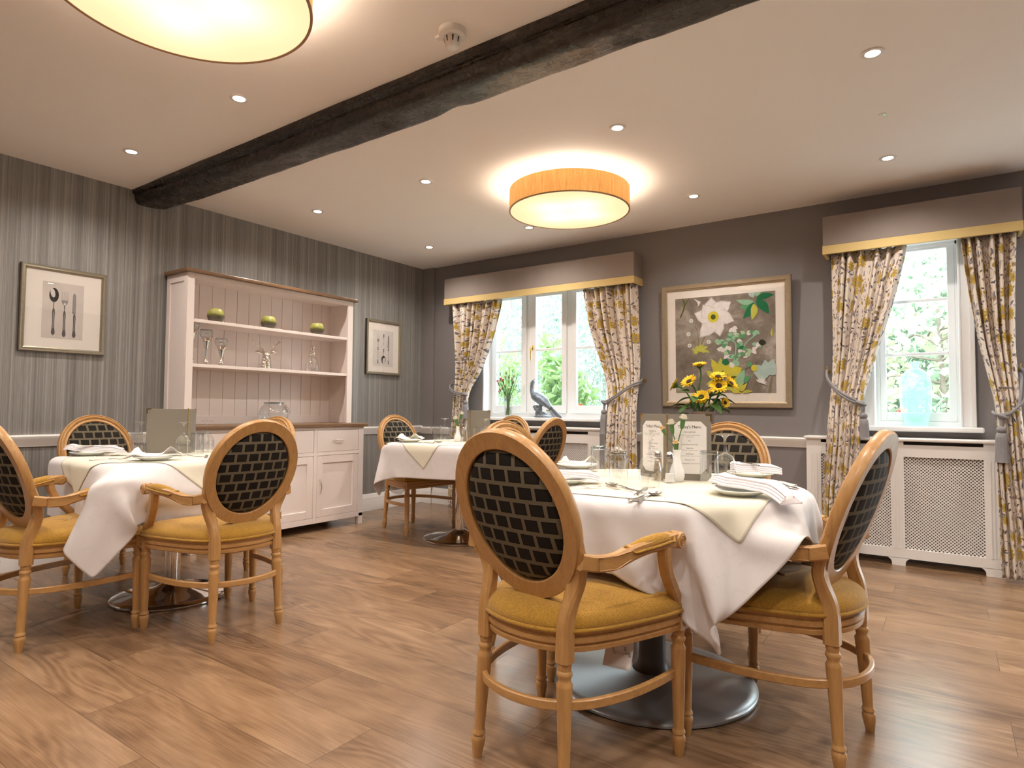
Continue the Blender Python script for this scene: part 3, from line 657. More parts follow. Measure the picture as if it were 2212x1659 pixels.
tieback('grey rope tieback on the curtain beside the flower picture',(-2.172,5.145,1.296),[[(-2.172,5.10,1.306),(-2.15,5.0,1.28),(-2.2,4.93,1.25),(-2.31,4.905,1.175),(-2.40,4.92,1.125),(-2.44,4.95,1.115)],[(-2.172,5.10,1.286),(-2.15,4.99,1.26),(-2.2,4.925,1.232),(-2.31,4.90,1.158),(-2.40,4.915,1.108),(-2.44,4.945,1.10)]],(-2.448,4.925,1.10),.19,-.006)
tieback('grey rope tieback on the left-hand curtain of the narrow window',(-.715,5.145,1.333),[[(-.715,5.10,1.34),(-.70,5.0,1.28),(-.64,4.92,1.20),(-.56,4.90,1.14),(-.49,4.91,1.10)],[(-.715,5.10,1.32),(-.695,4.99,1.26),(-.635,4.915,1.18),(-.56,4.895,1.12),(-.49,4.905,1.085)]],(-.476,4.90,1.09),.15,.012)
tieback('grey rope tieback on the curtain at the right edge',(.398,5.145,1.313),[[(.398,5.10,1.32),(.42,5.0,1.26),(.40,4.92,1.12),(.345,4.89,1.05),(.29,4.90,1.02)],[(.398,5.10,1.30),(.39,4.97,1.22),(.375,4.91,1.10),(.335,4.885,1.035),(.285,4.895,1.01)],[(.285,4.895,1.015),(.255,4.90,1.02),(.243,4.93,1.04)]],(.284,4.885,1.012),.20,-.003)

# ------------------------------------------------------------------ radiator covers
def radiator_cover(x0,panels,right,yf,zt,label):
    """panels: list of mesh openings (xa,xb)"""
    x1=right; e=empty('radiator_cover',((x0+x1)/2,YB,0),0,label,'radiator cover','white radiator covers'); ox=(x0+x1)/2
    t=.018; y0,y1=yf-YB,yf-YB+t; za,zb=.115,.731; z_top=zt-.022
    m=MB(); X=lambda v:v-ox
    edges=[x0]+[v for p in panels for v in p]+[x1]
    for i in range(0,len(edges),2): m.box(X(edges[i]),X(edges[i+1]),y0,y1,.05,z_top)          # stiles
    for (a,b) in panels:
        r=.028                                                           # top rail with slot and bottom rail with cut-out, rounded ends
        def notch(zlo,zhi,up):
            pts=[(X(a),zlo),(X(b),zlo),(X(b),zhi),(X(a),zhi)]; return pts
        m.box(X(a),X(b),y0,y1,zb,.812); m.box(X(a),X(b),y0,y1,.838,z_top)
        for xx,sg in ((a,1),(b,-1)):
            arc=[(X(xx),.812)]+[(X(xx)+sg*r*(1-math.sin(k*PI/10)),.812+r*(1-math.cos(k*PI/10))*.93) for k in range(0,6)][::-1]
        m.box(X(a),X(b),y0,y1,.05,za)
    # feet: rounded brackets at the ends and between the panels
    for i in range(0,len(edges),2):
        xa,xb=X(edges[i]),X(edges[i+1]); rr=.04
        poly=[(xa,0),(xb,0)]+[(xb+rr*(1-math.cos(k*PI/12))*(edges[i+1]!=x1),rr*math.sin(k*PI/12)+.012) for k in range(7)]+[(xb+rr*(edges[i+1]!=x1),.0525),(xa-rr*(edges[i]!=x0),.0525)]+[(xa-rr*(1-math.cos(k*PI/12))*(edges[i]!=x0),rr*math.sin(k*PI/12)+.012) for k in range(6,-1,-1)]
        m.prism([(p[0],p[1]) for p in poly],t,M=Matrix(((1,0,0,0),(0,0,-1,y1),(0,1,0,0),(0,0,0,1))))
    m.box(X(x0),X(x0)+t,y0+t,0,0,z_top); m.box(X(x1)-t,X(x1),y0+t,0,0,z_top)
    for i in range(0,len(edges),2):                                      # fluted grooves on the stiles
        c=(edges[i]+edges[i+1])/2
        for dx in (-.018,0,.018): m.box(X(c)+dx-.004,X(c)+dx+.004,y0-.004,y0+.002,za,zb)
    f=m.build('front_frame',MT['white'],e,smooth=0,bevel=.003)
    m=MB(); m.box(X(x0)-.016,X(x1)+.016,y0-.016,0,z_top,zt); m.build('top_shelf',MT['white'],e,smooth=0,bevel=.007)
    for (a,b) in panels:                                                 # perforated grille: a sheet of diamond holes
        s=.0205; nx_=max(2,round((b-a)/s)); nz_=round((zb-za)/s); sx=(b-a)/nx_; sz=(zb-za)/nz_; hx,hz=sx*.36,sz*.33
        vs=[];fs=[]
        def cell(cx,cz,sx,sz):
            b0=len(vs); n=8
            for k in range(n):
                q=2*PI*k/n; vs.append((cx+hx*.72*math.cos(q),y1-.004,cz+hz*.75*math.sin(q)))
            out=[(sx/2,0),(sx/2,sz/2),(0,sz/2),(-sx/2,sz/2),(-sx/2,0),(-sx/2,-sz/2),(0,-sz/2),(sx/2,-sz/2)]
            for (ax,az) in out: vs.append((cx+ax,y1-.004,cz+az))
            for k in range(n): fs.append((b0+k,b0+(k+1)%n,b0+8+(k+1)%n,b0+8+k))
        # staggered: each cell is turned 45 degrees by using half-step rows
        for j in range(nz_*2):
            for i in range(nx_):
                cell(X(a)+(i+.25+.5*(j%2))*sx,za+(j+.5)*sz/2,sx/1.0 if False else sx/2,sz/2) if True else None
        # solid filler cells between the holes of each half-step row
        for j in range(nz_*2):
            for i in range(nx_):
                cx=X(a)+(i+.75-.5*(j%2))*sx; cz=za+(j+.5)*sz/2; b0=len(vs)
                vs+= [(cx-sx/4,y1-.004,cz-sz/4),(cx+sx/4,y1-.004,cz-sz/4),(cx+sx/4,y1-.004,cz+sz/4),(cx-sx/4,y1-.004,cz+sz/4)]; fs.append((b0,b0+1,b0+2,b0+3))
        g=MB(); g.add(vs,fs); g.build('grille',MT['white'],e,smooth=0)
    m=MB(); m.box(X(x0)+.05,X(x1)-.05,-.10,-.03,.10,.72); m.build('radiator',plain('dim_radiator',(.25,.24,.23),.5),e,smooth=0,bevel=.01)
radiator_cover(-.84,[(-.744,-.316),(-.238,.194)],.292,4.975,.857,'white radiator cover under the narrow window')
radiator_cover(-3.95,[(-3.85,-3.50),(-3.42,-3.07),(-2.99,-2.638)],-2.52,4.975,.872,'white radiator cover under the wide window')
e=empty('wall_socket_plug',(-2.465,YB,.767),0,'round black and cream fitting on the wall beside the curtain and radiator cover','wall fitting')
RX=Matrix.Rotation(PI/2,4,'X')
m=MB(); m.lathe([(0,0),(.036,0),(.036,.05),(.03,.058),(0,.058)],28,M=RX); m.build('body',plain('black_plastic',(.015,.015,.015),.3),e,smooth=40)
m=MB(); m.lathe([(0,.058),(.022,.058),(.022,.066),(0,.066)],24,M=RX); m.build('cap',MT['mount'],e,smooth=40)
# ------------------------------------------------------------------ dresser (local: origin at floor, wall plane; +x out of the wall, y along it)
DX,DY=XL+.022,3.075
D=empty('kitchen_dresser',(DX,DY,0),0,'blush white painted dresser with open shelves and dark oak tops','dresser')
cp=MT['cream_paint']; lx=lambda x:x-DX; ly=lambda y:y-DY
yl,yr=ly(2.305),ly(3.86); fx=lx(-4.33)
# base carcass
m=MB(); m.box(0,fx-.02,yl,yl+.02,.10,.872); m.box(0,fx-.02,yr-.02,yr,.10,.872); m.box(0,fx-.02,yl,yr,.10,.118); m.box(0,.012,yl,yr,.10,.872)
m.build('base_carcass',cp,D,smooth=0)
m=MB()
ys=[(yl,yl+.04),(yl+.505,yl+.538),(ly(3.322),ly(3.355)),(ly(3.803),yr)]
for a,b in ys: m.box(fx-.02,fx,a,b,.07,.872)
for (a0,b0) in [(ys[i][1],ys[i+1][0]) for i in range(3)]:
    for z0,z1 in ((.07,.115),(.632,.660),(.848,.872)): m.box(fx-.02,fx,a0,b0,z0,z1)
m.build('face_frame',cp,D,smooth=0,bevel=.0015)
for sx in (0,1):
    for yy in (yl,yr-.045):
        m=MB(); x=fx-.045 if sx else .0; m.box(x,x+.045,yy,yy+.045,0,.10); m.build('foot',cp,D,smooth=0,bevel=.002)
bays=[(ys[i][1],ys[i+1][0]) for i in range(3)]
for a,b in bays:
    g=.0025
    m=MB(); m.box(fx-.02,fx-.0015,a+g,b-g,.660+g,.848-g); d=m.build('drawer',cp,D,smooth=0,bevel=.002)
    c=(a+b)/2
    m=MB(); m.tube(spline([(fx,c-.052,.757),(fx+.016,c-.040,.757),(fx+.024,c,.757),(fx+.016,c+.040,.757),(fx,c+.052,.757)],5),[.004]+[.0045]*19+[.004],8); m.build('handle',MT['steel'],d,smooth=60)
    m=MB(); z0,z1=.115+g,.632-g; fr=.062
    m.box(fx-.02,fx-.0015,a+g,a+fr,z0,z1); m.box(fx-.02,fx-.0015,b-fr,b-g,z0,z1); m.box(fx-.02,fx-.0015,a+fr,b-fr,z0,z0+fr); m.box(fx-.02,fx-.0015,a+fr,b-fr,z1-fr,z1)
    d=m.build('door',cp,D,smooth=0,bevel=.0015)
    m=MB(); m.box(fx-.018,fx-.011,a+fr-.004,b-fr+.004,z0+fr-.004,z1-fr+.004); m.build('door_panel',cp,d,smooth=0)
    hy=a+.032
    m=MB(); m.tube(spline([(fx,hy,.31),(fx+.016,hy,.325),(fx+.025,hy,.371),(fx+.016,hy,.417),(fx,hy,.432)],5),[.004]+[.0045]*19+[.004],8); m.build('handle',MT['steel'],d,smooth=60)
m=MB(); m.box(0,fx+.025,yl-.03,yr+.03,.872,.900); m.build('worktop',MT['oaktop'],D,smooth=0,bevel=.004)
# hutch
hx=lx(-4.497); hl,hr=ly(2.328),ly(3.858); TZ=2.018
m=MB(); m.box(0,hx-.02,hl,hl+.022,.90,TZ); m.build('side_panel',cp,D,smooth=0)
m=MB(); 
for (a,b,z0,z1) in ((.0,.05,.90,TZ),(hx-.055,hx-.02,.90,TZ),(.05,hx-.055,TZ-.06,TZ),(.05,hx-.055,.90,1.0)): m.box(a,b,hl-.008,hl,z0,z1)
m.build('side_frame',cp,D,smooth=0,bevel=.0015)
m=MB(); m.box(0,hx-.02,hr-.022,hr,.90,TZ); m.build('side_panel',cp,D,smooth=0)
m=MB()
for (a,b,z0,z1) in ((.0,.05,.90,TZ),(hx-.075,hx-.02,.90,TZ),(.05,hx-.075,TZ-.10,TZ),(.05,hx-.075,.90,.975)): m.box(a,b,hr-.028,hr-.022,z0,z1)
m.build('side_frame',cp,D,smooth=0,bevel=.0015)
m=MB(); m.box(hx-.02,hx,hl-.008,hl+.045,.90,TZ); m.box(hx-.02,hx,hr-.058,hr,.90,TZ); m.box(hx-.02,hx,hl+.045,hr-.058,1.977,TZ); m.build('hutch_frame',cp,D,smooth=0,bevel=.0015)
m=MB(); n=14; pw=(hr-hl-.044)/n
for i in range(n):
    a=hl+.022+i*pw; m.box(0,.011,a+.0022,a+pw-.0022,.90,TZ)
m.box(0,.006,hl,hr,.90,TZ); m.box(0,.018,hl+.022,hr-.022,.90,.965); m.build('back_boards',cp,D,smooth=0,bevel=.001)
m=MB(); m.box(0,hx-.02,hl,hr,TZ-.02,TZ); m.build('top_board',cp,D,smooth=0)
for z in (1.683,1.352):
    m=MB(); m.box(.011,hx-.008,hl+.022,hr-.022,z-.024,z); m.build('shelf',cp,D,smooth=0,bevel=.002)
m=MB(); m.box(0,hx+.03,hl-.035,hr+.035,TZ,TZ+.026); m.build('cornice_top',MT['oaktop'],D,smooth=0,bevel=.005)

# ------------------------------------------------------------------ things on the dresser
SX=-4.575
def tealight(y,label,gx=0):
    e=MB(); e.lathe([(r_,z_*1.16) for r_,z_ in [(.0,.0),(.036,0),(.052,.012),(.062,.038),(.060,.058),(.048,.082),(.043,.087),(.040,.085),(.046,.078),(.056,.055),(.056,.04),(.048,.016),(.0,.012)]],40)
    o=e.build('tealight_holder',MT['ombre'],None,smooth=60,loc=(SX+gx,y,1.6832)); return tag(o,label,'candle holder','green and grey tealight holders')
tealight(2.582,'leftmost green and grey glazed tealight pot on the top shelf')
tealight(3.034,'middle green and grey glazed tealight pot on the top shelf')
tealight(3.518,'rightmost green and grey glazed tealight pot on the top shelf')
def goblet(y,h,label):
    e=empty('goblet_candle_holder',(SX,y,1.3522),0,label,'candle holder','silver goblet candle holders'); s=h-.16
    m=MB(); m.lathe([(0,0),(.030,0),(.030,.004),(.016,.010),(.013,.022),(.018,.030),(.012,.040),(.009,.05),(.0075,.06),(.0075,.10+s),(.013,.115+s),(.011,.122+s),(.019,.140+s),(.017,.146+s),(.027,.165+s),(.025,.170+s),(.036,.187+s),(0,.187+s)],28); m.build('stem',MT['silver'],e,smooth=50)
    z=.187+s
    m=MB(); m.lathe([(.030,z),(.044,z+.012),(.049,z+.03),(.047,z+.05),(.042,z+.062),(.0405,z+.062),(.0455,z+.05),(.0475,z+.03),(.042,z+.013),(.0,z+.003)],32); m.build('glass_cup',MT['glass'],e,smooth=60)
    m=MB(); m.lathe([(.040,z+.060),(.0435,z+.0605),(.0435,z+.064),(.040,z+.064)],32,closed=True); m.build('rim',MT['greymetal'],e,smooth=60)
goblet(2.404,.225,'silver goblet candle holder half hidden behind the dresser post')
goblet(2.514,.175,'taller silver goblet candle holder in full view on the middle shelf')
goblet(2.634,.120,'shorter silver goblet candle holder next to the stag head')
# stag head
e=empty('stag_head_figurine',(SX,3.018,1.3522),R_(-28),'shiny silver stag head with antlers on the middle shelf','figurine')
m=MB(); m.tube(spline([(-.012,0,0),(-.008,0,.03),(.004,0,.065),(.016,0,.098)],5),[.046]*4+[.042]*4+[.036]*4+[.031]*4,18)
m.tube(spline([(-.012,0,.112),(.012,0,.120),(.040,0,.104),(.066,0,.080),(.076,0,.071)],5),[.018]*2+[.030]*5+[.027]*4+[.020]*4+[.016]*5+[.011],16)
m.sphere((.076,0,.072),(.013,.013,.011),12,8)
for s in (-1,1): m.sphere((.03,s*.024,.120),(.009,.006,.007),8,6)
m.build('head',MT['silver'],e,smooth=180,remesh=.0032)
for s in (-1,1):
    m=MB(); m.tube([(-.004,s*.024,.125),(-.008,s*.044,.135),(-.010,s*.066,.140),(-.010,s*.082,.136)],[.007,.015,.012,.003],10,M=None); m.build('ear',MT['silver'],e,smooth=60)
    m=MB(); A=spline([(.0,s*.014,.135),(-.012,s*.032,.165),(-.014,s*.062,.190),(-.004,s*.092,.215),(.004,s*.100,.245)],6)
    m.tube(A,[.0075-.0045*i/(len(A)-1) for i in range(len(A))],8)
    for (a,b,c) in (((-.013,s*.050,.182),(-.002,s*.052,.205),(.004,s*.050,.222)),((-.004,s*.092,.215),(-.004,s*.106,.222),(.0,s*.118,.228)),((-.008,s*.022,.150),(.016,s*.024,.158),(.030,s*.028,.172))): m.tube([a,b,c],[.005,.0035,.0015],7)
    m.build('antler',MT['silver'],e,smooth=60)
# decanter
e=empty('glass_decanter',(SX,3.474,1.3522),0,'clear glass decanter with a silver neck and ball stopper','decanter')
m=MB(); m.lathe([(0,.0),(.060,0),(.063,.01),(.058,.05),(.045,.10),(.032,.135),(.028,.15)],40); m.build('bottle',MT['glass'],e,smooth=60)
m=MB(); m.lathe([(.031,.148),(.033,.152),(.027,.165),(.030,.172),(.022,.182),(.024,.188),(.014,.196),(.0,.2)],30); m.sphere((0,0,.216),.022); m.build('stopper',MT['silver'],e,smooth=50)
# ribbed jar with wire handle
e=empty('ribbed_glass_jar',(-4.60,3.118,.9002),0,'round ribbed glass jar with a wire handle on the dresser worktop','jar')
m=MB(); m.lathe([(0,.004),(.085,.0),(.105,.02),(.118,.07),(.116,.105),(.095,.145),(.075,.160),(.072,.168),(.078,.178)],72,flute=(36,.015,.15,.05)); m.build('body',MT['glass'],e,smooth=60)
m=MB(); m.lathe([(.074,.166),(.080,.166),(.080,.178),(.074,.178)],48,closed=True); m.build('rim',MT['glassbase'],e,smooth=60)
m=MB(); m.tube(spline([(.02,-.08,.17),(.09,-.06,.12),(.125,.01,.085),(.10,.085,.10),(.03,.088,.16),(.0,.08,.17)],8),.0018,6); m.build('wire_handle',MT['steel'],e,smooth=60)

# ------------------------------------------------------------------ pictures
def poly_ellipse(cx,cy,rx,ry,n=28,rot=0,a0=0,a1=2*PI):
    c,s=math.cos(rot),math.sin(rot); out=[]
    for k in range(n):
        a=a0+(a1-a0)*k/n; x,y=rx*math.cos(a),ry*math.sin(a); out.append((cx+c*x-s*y,cy+s*x+c*y))
    return out
def picture(name,label,M,w,h,fw,fd,mat,edge,mw,art_w,art_h,artmat,ax=0,ay=0):
    """M maps local (x right, y up, z out of the wall) to the world"""
    e=bpy.data.objects.new(name,None); COL.objects.link(e); e.matrix_world=M; tag(e,label,'picture')
    m=MB(); a,b=w/2,h/2
    pr=[(0,0),(0,fd*.75),(fw*.18,fd),(fw*.45,fd*.92),(fw*.7,fd*.98),(fw*.85,fd*.72),(fw,fd*.62),(fw,0)]
    C=[(-a,-b,1,1),(a,-b,-1,1),(a,b,-1,-1),(-a,b,1,-1)]; n=len(pr); vs=[]
    for (x,y,sx,sy) in C: vs+=[(x+sx*o,y+sy*o,z) for o,z in pr]
    fs=[(i*n+k,((i+1)%4)*n+k,((i+1)%4)*n+(k+1)%n,i*n+(k+1)%n) for i in range(4) for k in range(n)]
    mi=[1 if k in (0,) else 0 for i in range(4) for k in range(n)]
    m.add(vs,fs); m.m=mi; f=m.build('picture_frame',[mat,edge],e,smooth=25)
    m=MB(); m.box(-a+fw*.5,a-fw*.5,-b+fw*.5,b-fw*.5,.004,fd*.40); m.build('mount_board',MT['mount'],e,smooth=0)
    z=fd*.40+.0006
    art=Art(e,artmat,[(ax-art_w/2,ay-art_h/2),(ax+art_w/2,ay-art_h/2),(ax+art_w/2,ay+art_h/2),(ax-art_w/2,ay+art_h/2)],z)
    m=MB(); m.flat([(-a+fw*.9,-b+fw*.9),(a-fw*.9,-b+fw*.9),(a-fw*.9,b-fw*.9),(-a+fw*.9,b-fw*.9)],M=Matrix.Translation((0,0,fd*.60))); m.build('glass',MT['picglass'],e,smooth=0)
    return e,art,z
ML=Matrix(((0,0,1,XL),(1,0,0,0),(0,1,0,0),(0,0,0,1)))       # wall_left: local x -> +y, y -> z, z -> +x
MBk=Matrix(((1,0,0,0),(0,0,-1,YB),(0,1,0,0),(0,0,0,1)))     # wall_back: local x -> +x, y -> z, z -> -y
oldpaper=plain('aged_print_paper',(.60,.55,.51),.85,var=(9,.13),spec=.1)
g1=plain('engraving_black',(.025,.022,.022),.8,spec=.1); g2=plain('engraving_grey',(.27,.25,.24),.8,spec=.1); g3=plain('engraving_light',(.62,.59,.57),.8,spec=.1); g4=plain('engraving_mid',(.12,.11,.11),.8,spec=.1)
def clip(poly,x0,x1,y0,y1):
    for ax,lim,sg in ((0,x0,1),(0,x1,-1),(1,y0,1),(1,y1,-1)):
        out=[]
        for i,p in enumerate(poly):
            q=poly[i-1]; ip=sg*(p[ax]-lim)>=0; iq=sg*(q[ax]-lim)>=0
            if ip!=iq:
                t=(lim-q[ax])/(p[ax]-q[ax]); out.append((q[0]+(p[0]-q[0])*t,q[1]+(p[1]-q[1])*t))
            if ip: out.append(p)
        poly=out
        if len(poly)<3: return []
    return poly
class Art:
    def __init__(s,e,base,poly,z): s.e=e; s.box=(poly[0][0],poly[1][0],poly[0][1],poly[2][1]); s.mats=[base]; s.m=MB(); s.k=0; s.m.flat(poly,0,Matrix.Translation((0,0,z)))
    def finish(s):
        o=s.m.build('print',s.mats,s.e,smooth=0); bm=bmesh.new(); bm.from_mesh(o.data)
        for f in bm.faces:
            if f.normal.z<0: f.normal_flip()
        bm.to_mesh(o.data); bm.free()
def put(art,z,poly,mat,name=None):
    art.k+=1; poly=clip(poly,*art.box)
    if not poly: return
    if mat not in art.mats: art.mats.append(mat)
    art.m.flat(poly,art.mats.index(mat),Matrix.Translation((0,0,z+.00003*art.k)))
def handle_poly(cx,y0,y1,w,bulb=1.25):
    ys=np.linspace(0,1,14); prof=[.55,.8,1.0,.95,.85,.8,.78,.8,.85,.9,1.0,bulb,bulb*1.1,.5]
    L=[(cx-w/2*p,y0+(y1-y0)*t) for t,p in zip(ys,prof)]; R=[(cx+w/2*p,y0+(y1-y0)*t) for t,p in zip(ys,prof)]; return L+R[::-1]
def tine(art,z,cx,y0,y1,w,d=1):
    for k in range(4):
        x=cx-w/2+w*k/3; put(art,z,[(x-.0016,y0),(x+.0016,y0),(x+.0007,y1),(x-.0007,y1)],g2,'fork_tine')
e,art,z=picture('framed_cutlery_print','framed black and white print of spoon, fork and knife left of the dresser',ML@Matrix.Translation((1.666,1.6685,0)),.492,.565,.030,.026,MT['frame_silver'],MT['frame_dark'],.06,.236,.372,oldpaper,-.006,-.003)
tilt=Matrix.Identity(4)
y=-.003; T=.186
put(art,z,poly_ellipse(-.060,.100+y,.027,.047),g1,'spoon_bowl'); put(art,z,poly_ellipse(-.067,.113+y,.013,.030,rot=.18),g3,'spoon_shine'); put(art,z,[(-.063,.06+y),(-.057,.06+y),(-.058,.01+y),(-.062,.01+y)],g4,'spoon_neck'); put(art,z,handle_poly(-.060,.012+y,-.165+y,.016),g4,'spoon_handle'); put(art,z,handle_poly(-.060,-.01+y,-.12+y,.007,1),g2,'spoon_handle_shine')
tine(art,z,.002,.062+y,.130+y,.034); put(art,z,[(-.017,.072+y),(.021,.072+y),(.019,.055+y),(.009,.038+y),(-.005,.038+y),(-.015,.055+y)],g2,'fork_root'); put(art,z,[(-.003,.055+y),(.007,.055+y),(.008,.04+y),(-.004,.04+y)],g3,'fork_shine'); put(art,z,[(-.002,.04+y),(.006,.04+y),(.004,.0+y),(.0,.0+y)],g4,'fork_neck'); put(art,z,handle_poly(.002,.0+y,-.172+y,.016),g4,'fork_handle'); put(art,z,handle_poly(.002,-.02+y,-.128+y,.007,1),g2,'fork_handle_shine')
put(art,z,[(.046,-.010+y),(.066,-.016+y),(.068,.06+y),(.067,.11+y),(.058,.132+y),(.048,.115+y)],g2,'knife_blade'); put(art,z,handle_poly(.060,-.014+y,-.172+y,.016),g4,'knife_handle'); put(art,z,handle_poly(.060,-.03+y,-.13+y,.007,1),g2,'knife_handle_shine')
art.finish()
e,art,z=picture('framed_cutlery_print','framed black and white print of fork, spoon and knife right of the dresser',ML@Matrix.Translation((4.538,1.668,0)),.482,.567,.028,.030,MT['frame_silver'],MT['frame_dark'],.06,.285,.375,plain('pale_print_paper',(.66,.62,.60),.85,var=(9,.08),spec=.1),-.005,-.008)
y=-.008
tine(art,z,-.078,.085+y,.135+y,.034); put(art,z,[(-.097,.095+y),(-.059,.095+y),(-.061,.076+y),(-.071,.060+y),(-.085,.060+y),(-.095,.076+y)],g2,'fork_root'); put(art,z,[(-.081,.06+y),(-.075,.06+y),(-.077,.01+y),(-.079,.01+y)],g4,'fork_neck'); put(art,z,handle_poly(-.078,.012+y,-.02+y,.013),g4,'fork_collar'); put(art,z,handle_poly(-.078,-.02+y,-.14+y,.012),g2,'fork_handle'); put(art,z,handle_poly(-.078,-.02+y,-.13+y,.007,1),g3,'fork_handle_shine'); put(art,z,handle_poly(-.078,-.13+y,-.16+y,.013),g4,'fork_end')
put(art,z,handle_poly(.0,.03+y,.145+y,.012),g2,'spoon_handle'); put(art,z,handle_poly(.0,.0+y,.11+y,.007,1),g3,'spoon_handle_shine'); put(art,z,handle_poly(.0,-.04+y,-.005+y,.014),g4,'spoon_collar'); put(art,z,handle_poly(.0,.12+y,.15+y,.014),g4,'spoon_end'); put(art,z,[(-.002,-.04+y),(.002,-.04+y),(.003,-.08+y),(-.003,-.08+y)],g4,'spoon_neck'); put(art,z,poly_ellipse(.0,-.118+y,.030,.043),g1,'spoon_bowl'); put(art,z,poly_ellipse(.006,-.128+y,.017,.034,rot=-.15),g3,'spoon_shine')
put(art,z,[(.056,.01+y),(.074,.006+y),(.078,.07+y),(.076,.125+y),(.068,.15+y),(.058,.13+y)],g2,'knife_blade'); put(art,z,handle_poly(.068,.006+y,-.02+y,.014),g4,'knife_collar'); put(art,z,handle_poly(.068,-.02+y,-.14+y,.012),g2,'knife_handle'); put(art,z,handle_poly(.068,-.02+y,-.13+y,.007,1),g3,'knife_handle_shine'); put(art,z,handle_poly(.068,-.13+y,-.16+y,.013),g4,'knife_end')

art.finish()
# botanical print
def artbg():
    t=NT('botanical_print_ground'); v=t.obj(); n=t.noise(v,4.2,5,.65,.8); n2=t.noise(v,14,4,.7,.5)
    f=t.math('ADD',t.math('MULTIPLY',n,.75),t.math('MULTIPLY',n2,.25))
    return t.done(t.bsdf(t.ramp(f,[(.3,(.13,.105,.085)),(.5,(.25,.215,.18)),(.66,(.46,.41,.37))]),.85,spec=.1))
e,art,z=picture('framed_botanical_print','large gilt framed botanical flower print on the grey wall',MBk@Matrix.Translation((-1.475,1.578,.0242))@Matrix.Rotation(R_(2.6),4,'X')@Matrix.Rotation(R_(-.55),4,'Z'),1.038,1.028,.048,.032,MT['frame_gold'],MT['frame_dark'],.07,.803,.798,artbg(),.0,.0)
pm=lambda n,c:plain(n,c,.85,spec=.1,var=(25,.18))
A_={'w':pm('print_white',(.76,.72,.72)),'w2':pm('print_shade_white',(.58,.53,.52)),'y':pm('print_yellow',(.62,.56,.06)),'dg':pm('print_dark_green',(.02,.17,.075)),'g':pm('print_green',(.12,.34,.16)),'lg':pm('print_pale_green',(.42,.58,.38)),'mg':pm('print_mint',(.30,.52,.36)),'yg':pm('print_lime',(.52,.52,.10)),'ol':pm('print_olive',(.10,.12,.03)),'bl':pm('print_pale_blue',(.42,.55,.52)),'br':pm('print_stem',(.22,.20,.10)),'k':pm('print_dark',(.03,.035,.02))}
Wd,Hd=.803,.798
def q(u,v): return (-Wd/2+u*Wd, Hd/2-v*Hd)           # u,v from the top left of the print
def leafp(u,v,ang,L,w,n=10,wob=0):
    x0,y0=q(u,v); c,s=math.cos(ang),math.sin(ang); up=[];dn=[]
    for k in range(n+1):
        t=k/n; ww=w*math.sin(PI*min(1,t**.8))*(1+wob*math.sin(t*19)); cur=.08*L*math.sin(PI*t)
        up.append((x0+c*L*t-s*(ww+cur),y0+s*L*t+c*(ww+cur))); dn.append((x0+c*L*t-s*(-ww+cur),y0+s*L*t+c*(-ww+cur)))
    return up+dn[::-1][1:-1]
def stem(pts,w,mat):
    P=spline([(*q(u,v),0) for u,v in pts],8); L=[];R=[]
    for i in range(len(P)):
        a=np.array(P[max(i-1,0)]);b=np.array(P[min(i+1,len(P)-1)]); d=b-a; d/=np.linalg.norm(d)+1e-9
        L.append((P[i][0]-d[1]*w/2,P[i][1]+d[0]*w/2)); R.append((P[i][0]+d[1]*w/2,P[i][1]-d[0]*w/2))
    put(art,z,L+R[::-1],mat,'painted_stem')
def lf(u,v,deg,L,w,mat,wob=0): put(art,z,leafp(u,v,R_(deg),L,w,wob=wob),A_[mat],'painted_leaf')
def petal(u,v,deg,L,w,mat): put(art,z,leafp(u,v,R_(deg),L,w,14,.06),A_[mat],'painted_petal')
stem([(.33,.38),(.27,.50),(.24,.60),(.23,.75)],.010,A_['br']); stem([(.21,.27),(.24,.40),(.245,.52)],.005,A_['br']); stem([(.15,.40),(.21,.50),(.24,.58)],.005,A_['br']); stem([(.46,.45),(.35,.52),(.25,.60)],.006,A_['br'])
for u,v in ((.17,.24),(.14,.38),(.15,.50),(.35,.47)): put(art,z,poly_ellipse(*q(u,v),.017,.017),A_['w'],'painted_bud'); put(art,z,poly_ellipse(*q(u,v),.008,.009),A_['bl'],'painted_bud_heart')
for d,L in ((70,.06),(110,.05),(20,.09),(160,.06),(-10,.10),(200,.05),(50,.07)): lf(.245,.56,d,L,.014,'yg',.3)
for d,L,w in ((95,.155,.062),(38,.175,.062),(-15,.165,.058),(-72,.165,.05),(-125,.19,.06),(165,.155,.055),(128,.13,.055)):
    petal(.40,.215,d,L*1.06,w*1.08,'w2'); petal(.40,.215,d,L,w,'w')
put(art,z,poly_ellipse(*q(.40,.215),.045,.046),A_['y'],'painted_flower_heart'); put(art,z,poly_ellipse(*q(.40,.215),.020,.022),A_['ol'],'painted_flower_eye')
stem([(.08,.0),(.10,.08),(.055,.20)],.012,A_['ol']); stem([(.10,.08),(.15,.0)],.008,A_['ol'])
for k in range(7): lf(.20+.012*k,.015+.004*k,-40-14*k,.055,.004,'w')
stem([(.82,.0),(.80,.12),(.83,.25)],.008,A_['br'])
for (u,v,d,L,w,c) in ((.80,.09,200,.12,.030,'g'),(.80,.09,170,.14,.022,'mg'),(.80,.10,235,.15,.032,'dg'),(.80,.11,262,.13,.026,'yg'),(.82,.08,-50,.15,.034,'dg'),(.82,.07,10,.14,.026,'dg'),(.80,.05,110,.08,.022,'bl'),(.82,.04,60,.10,.026,'mg')): lf(u,v,d,L,w,c)
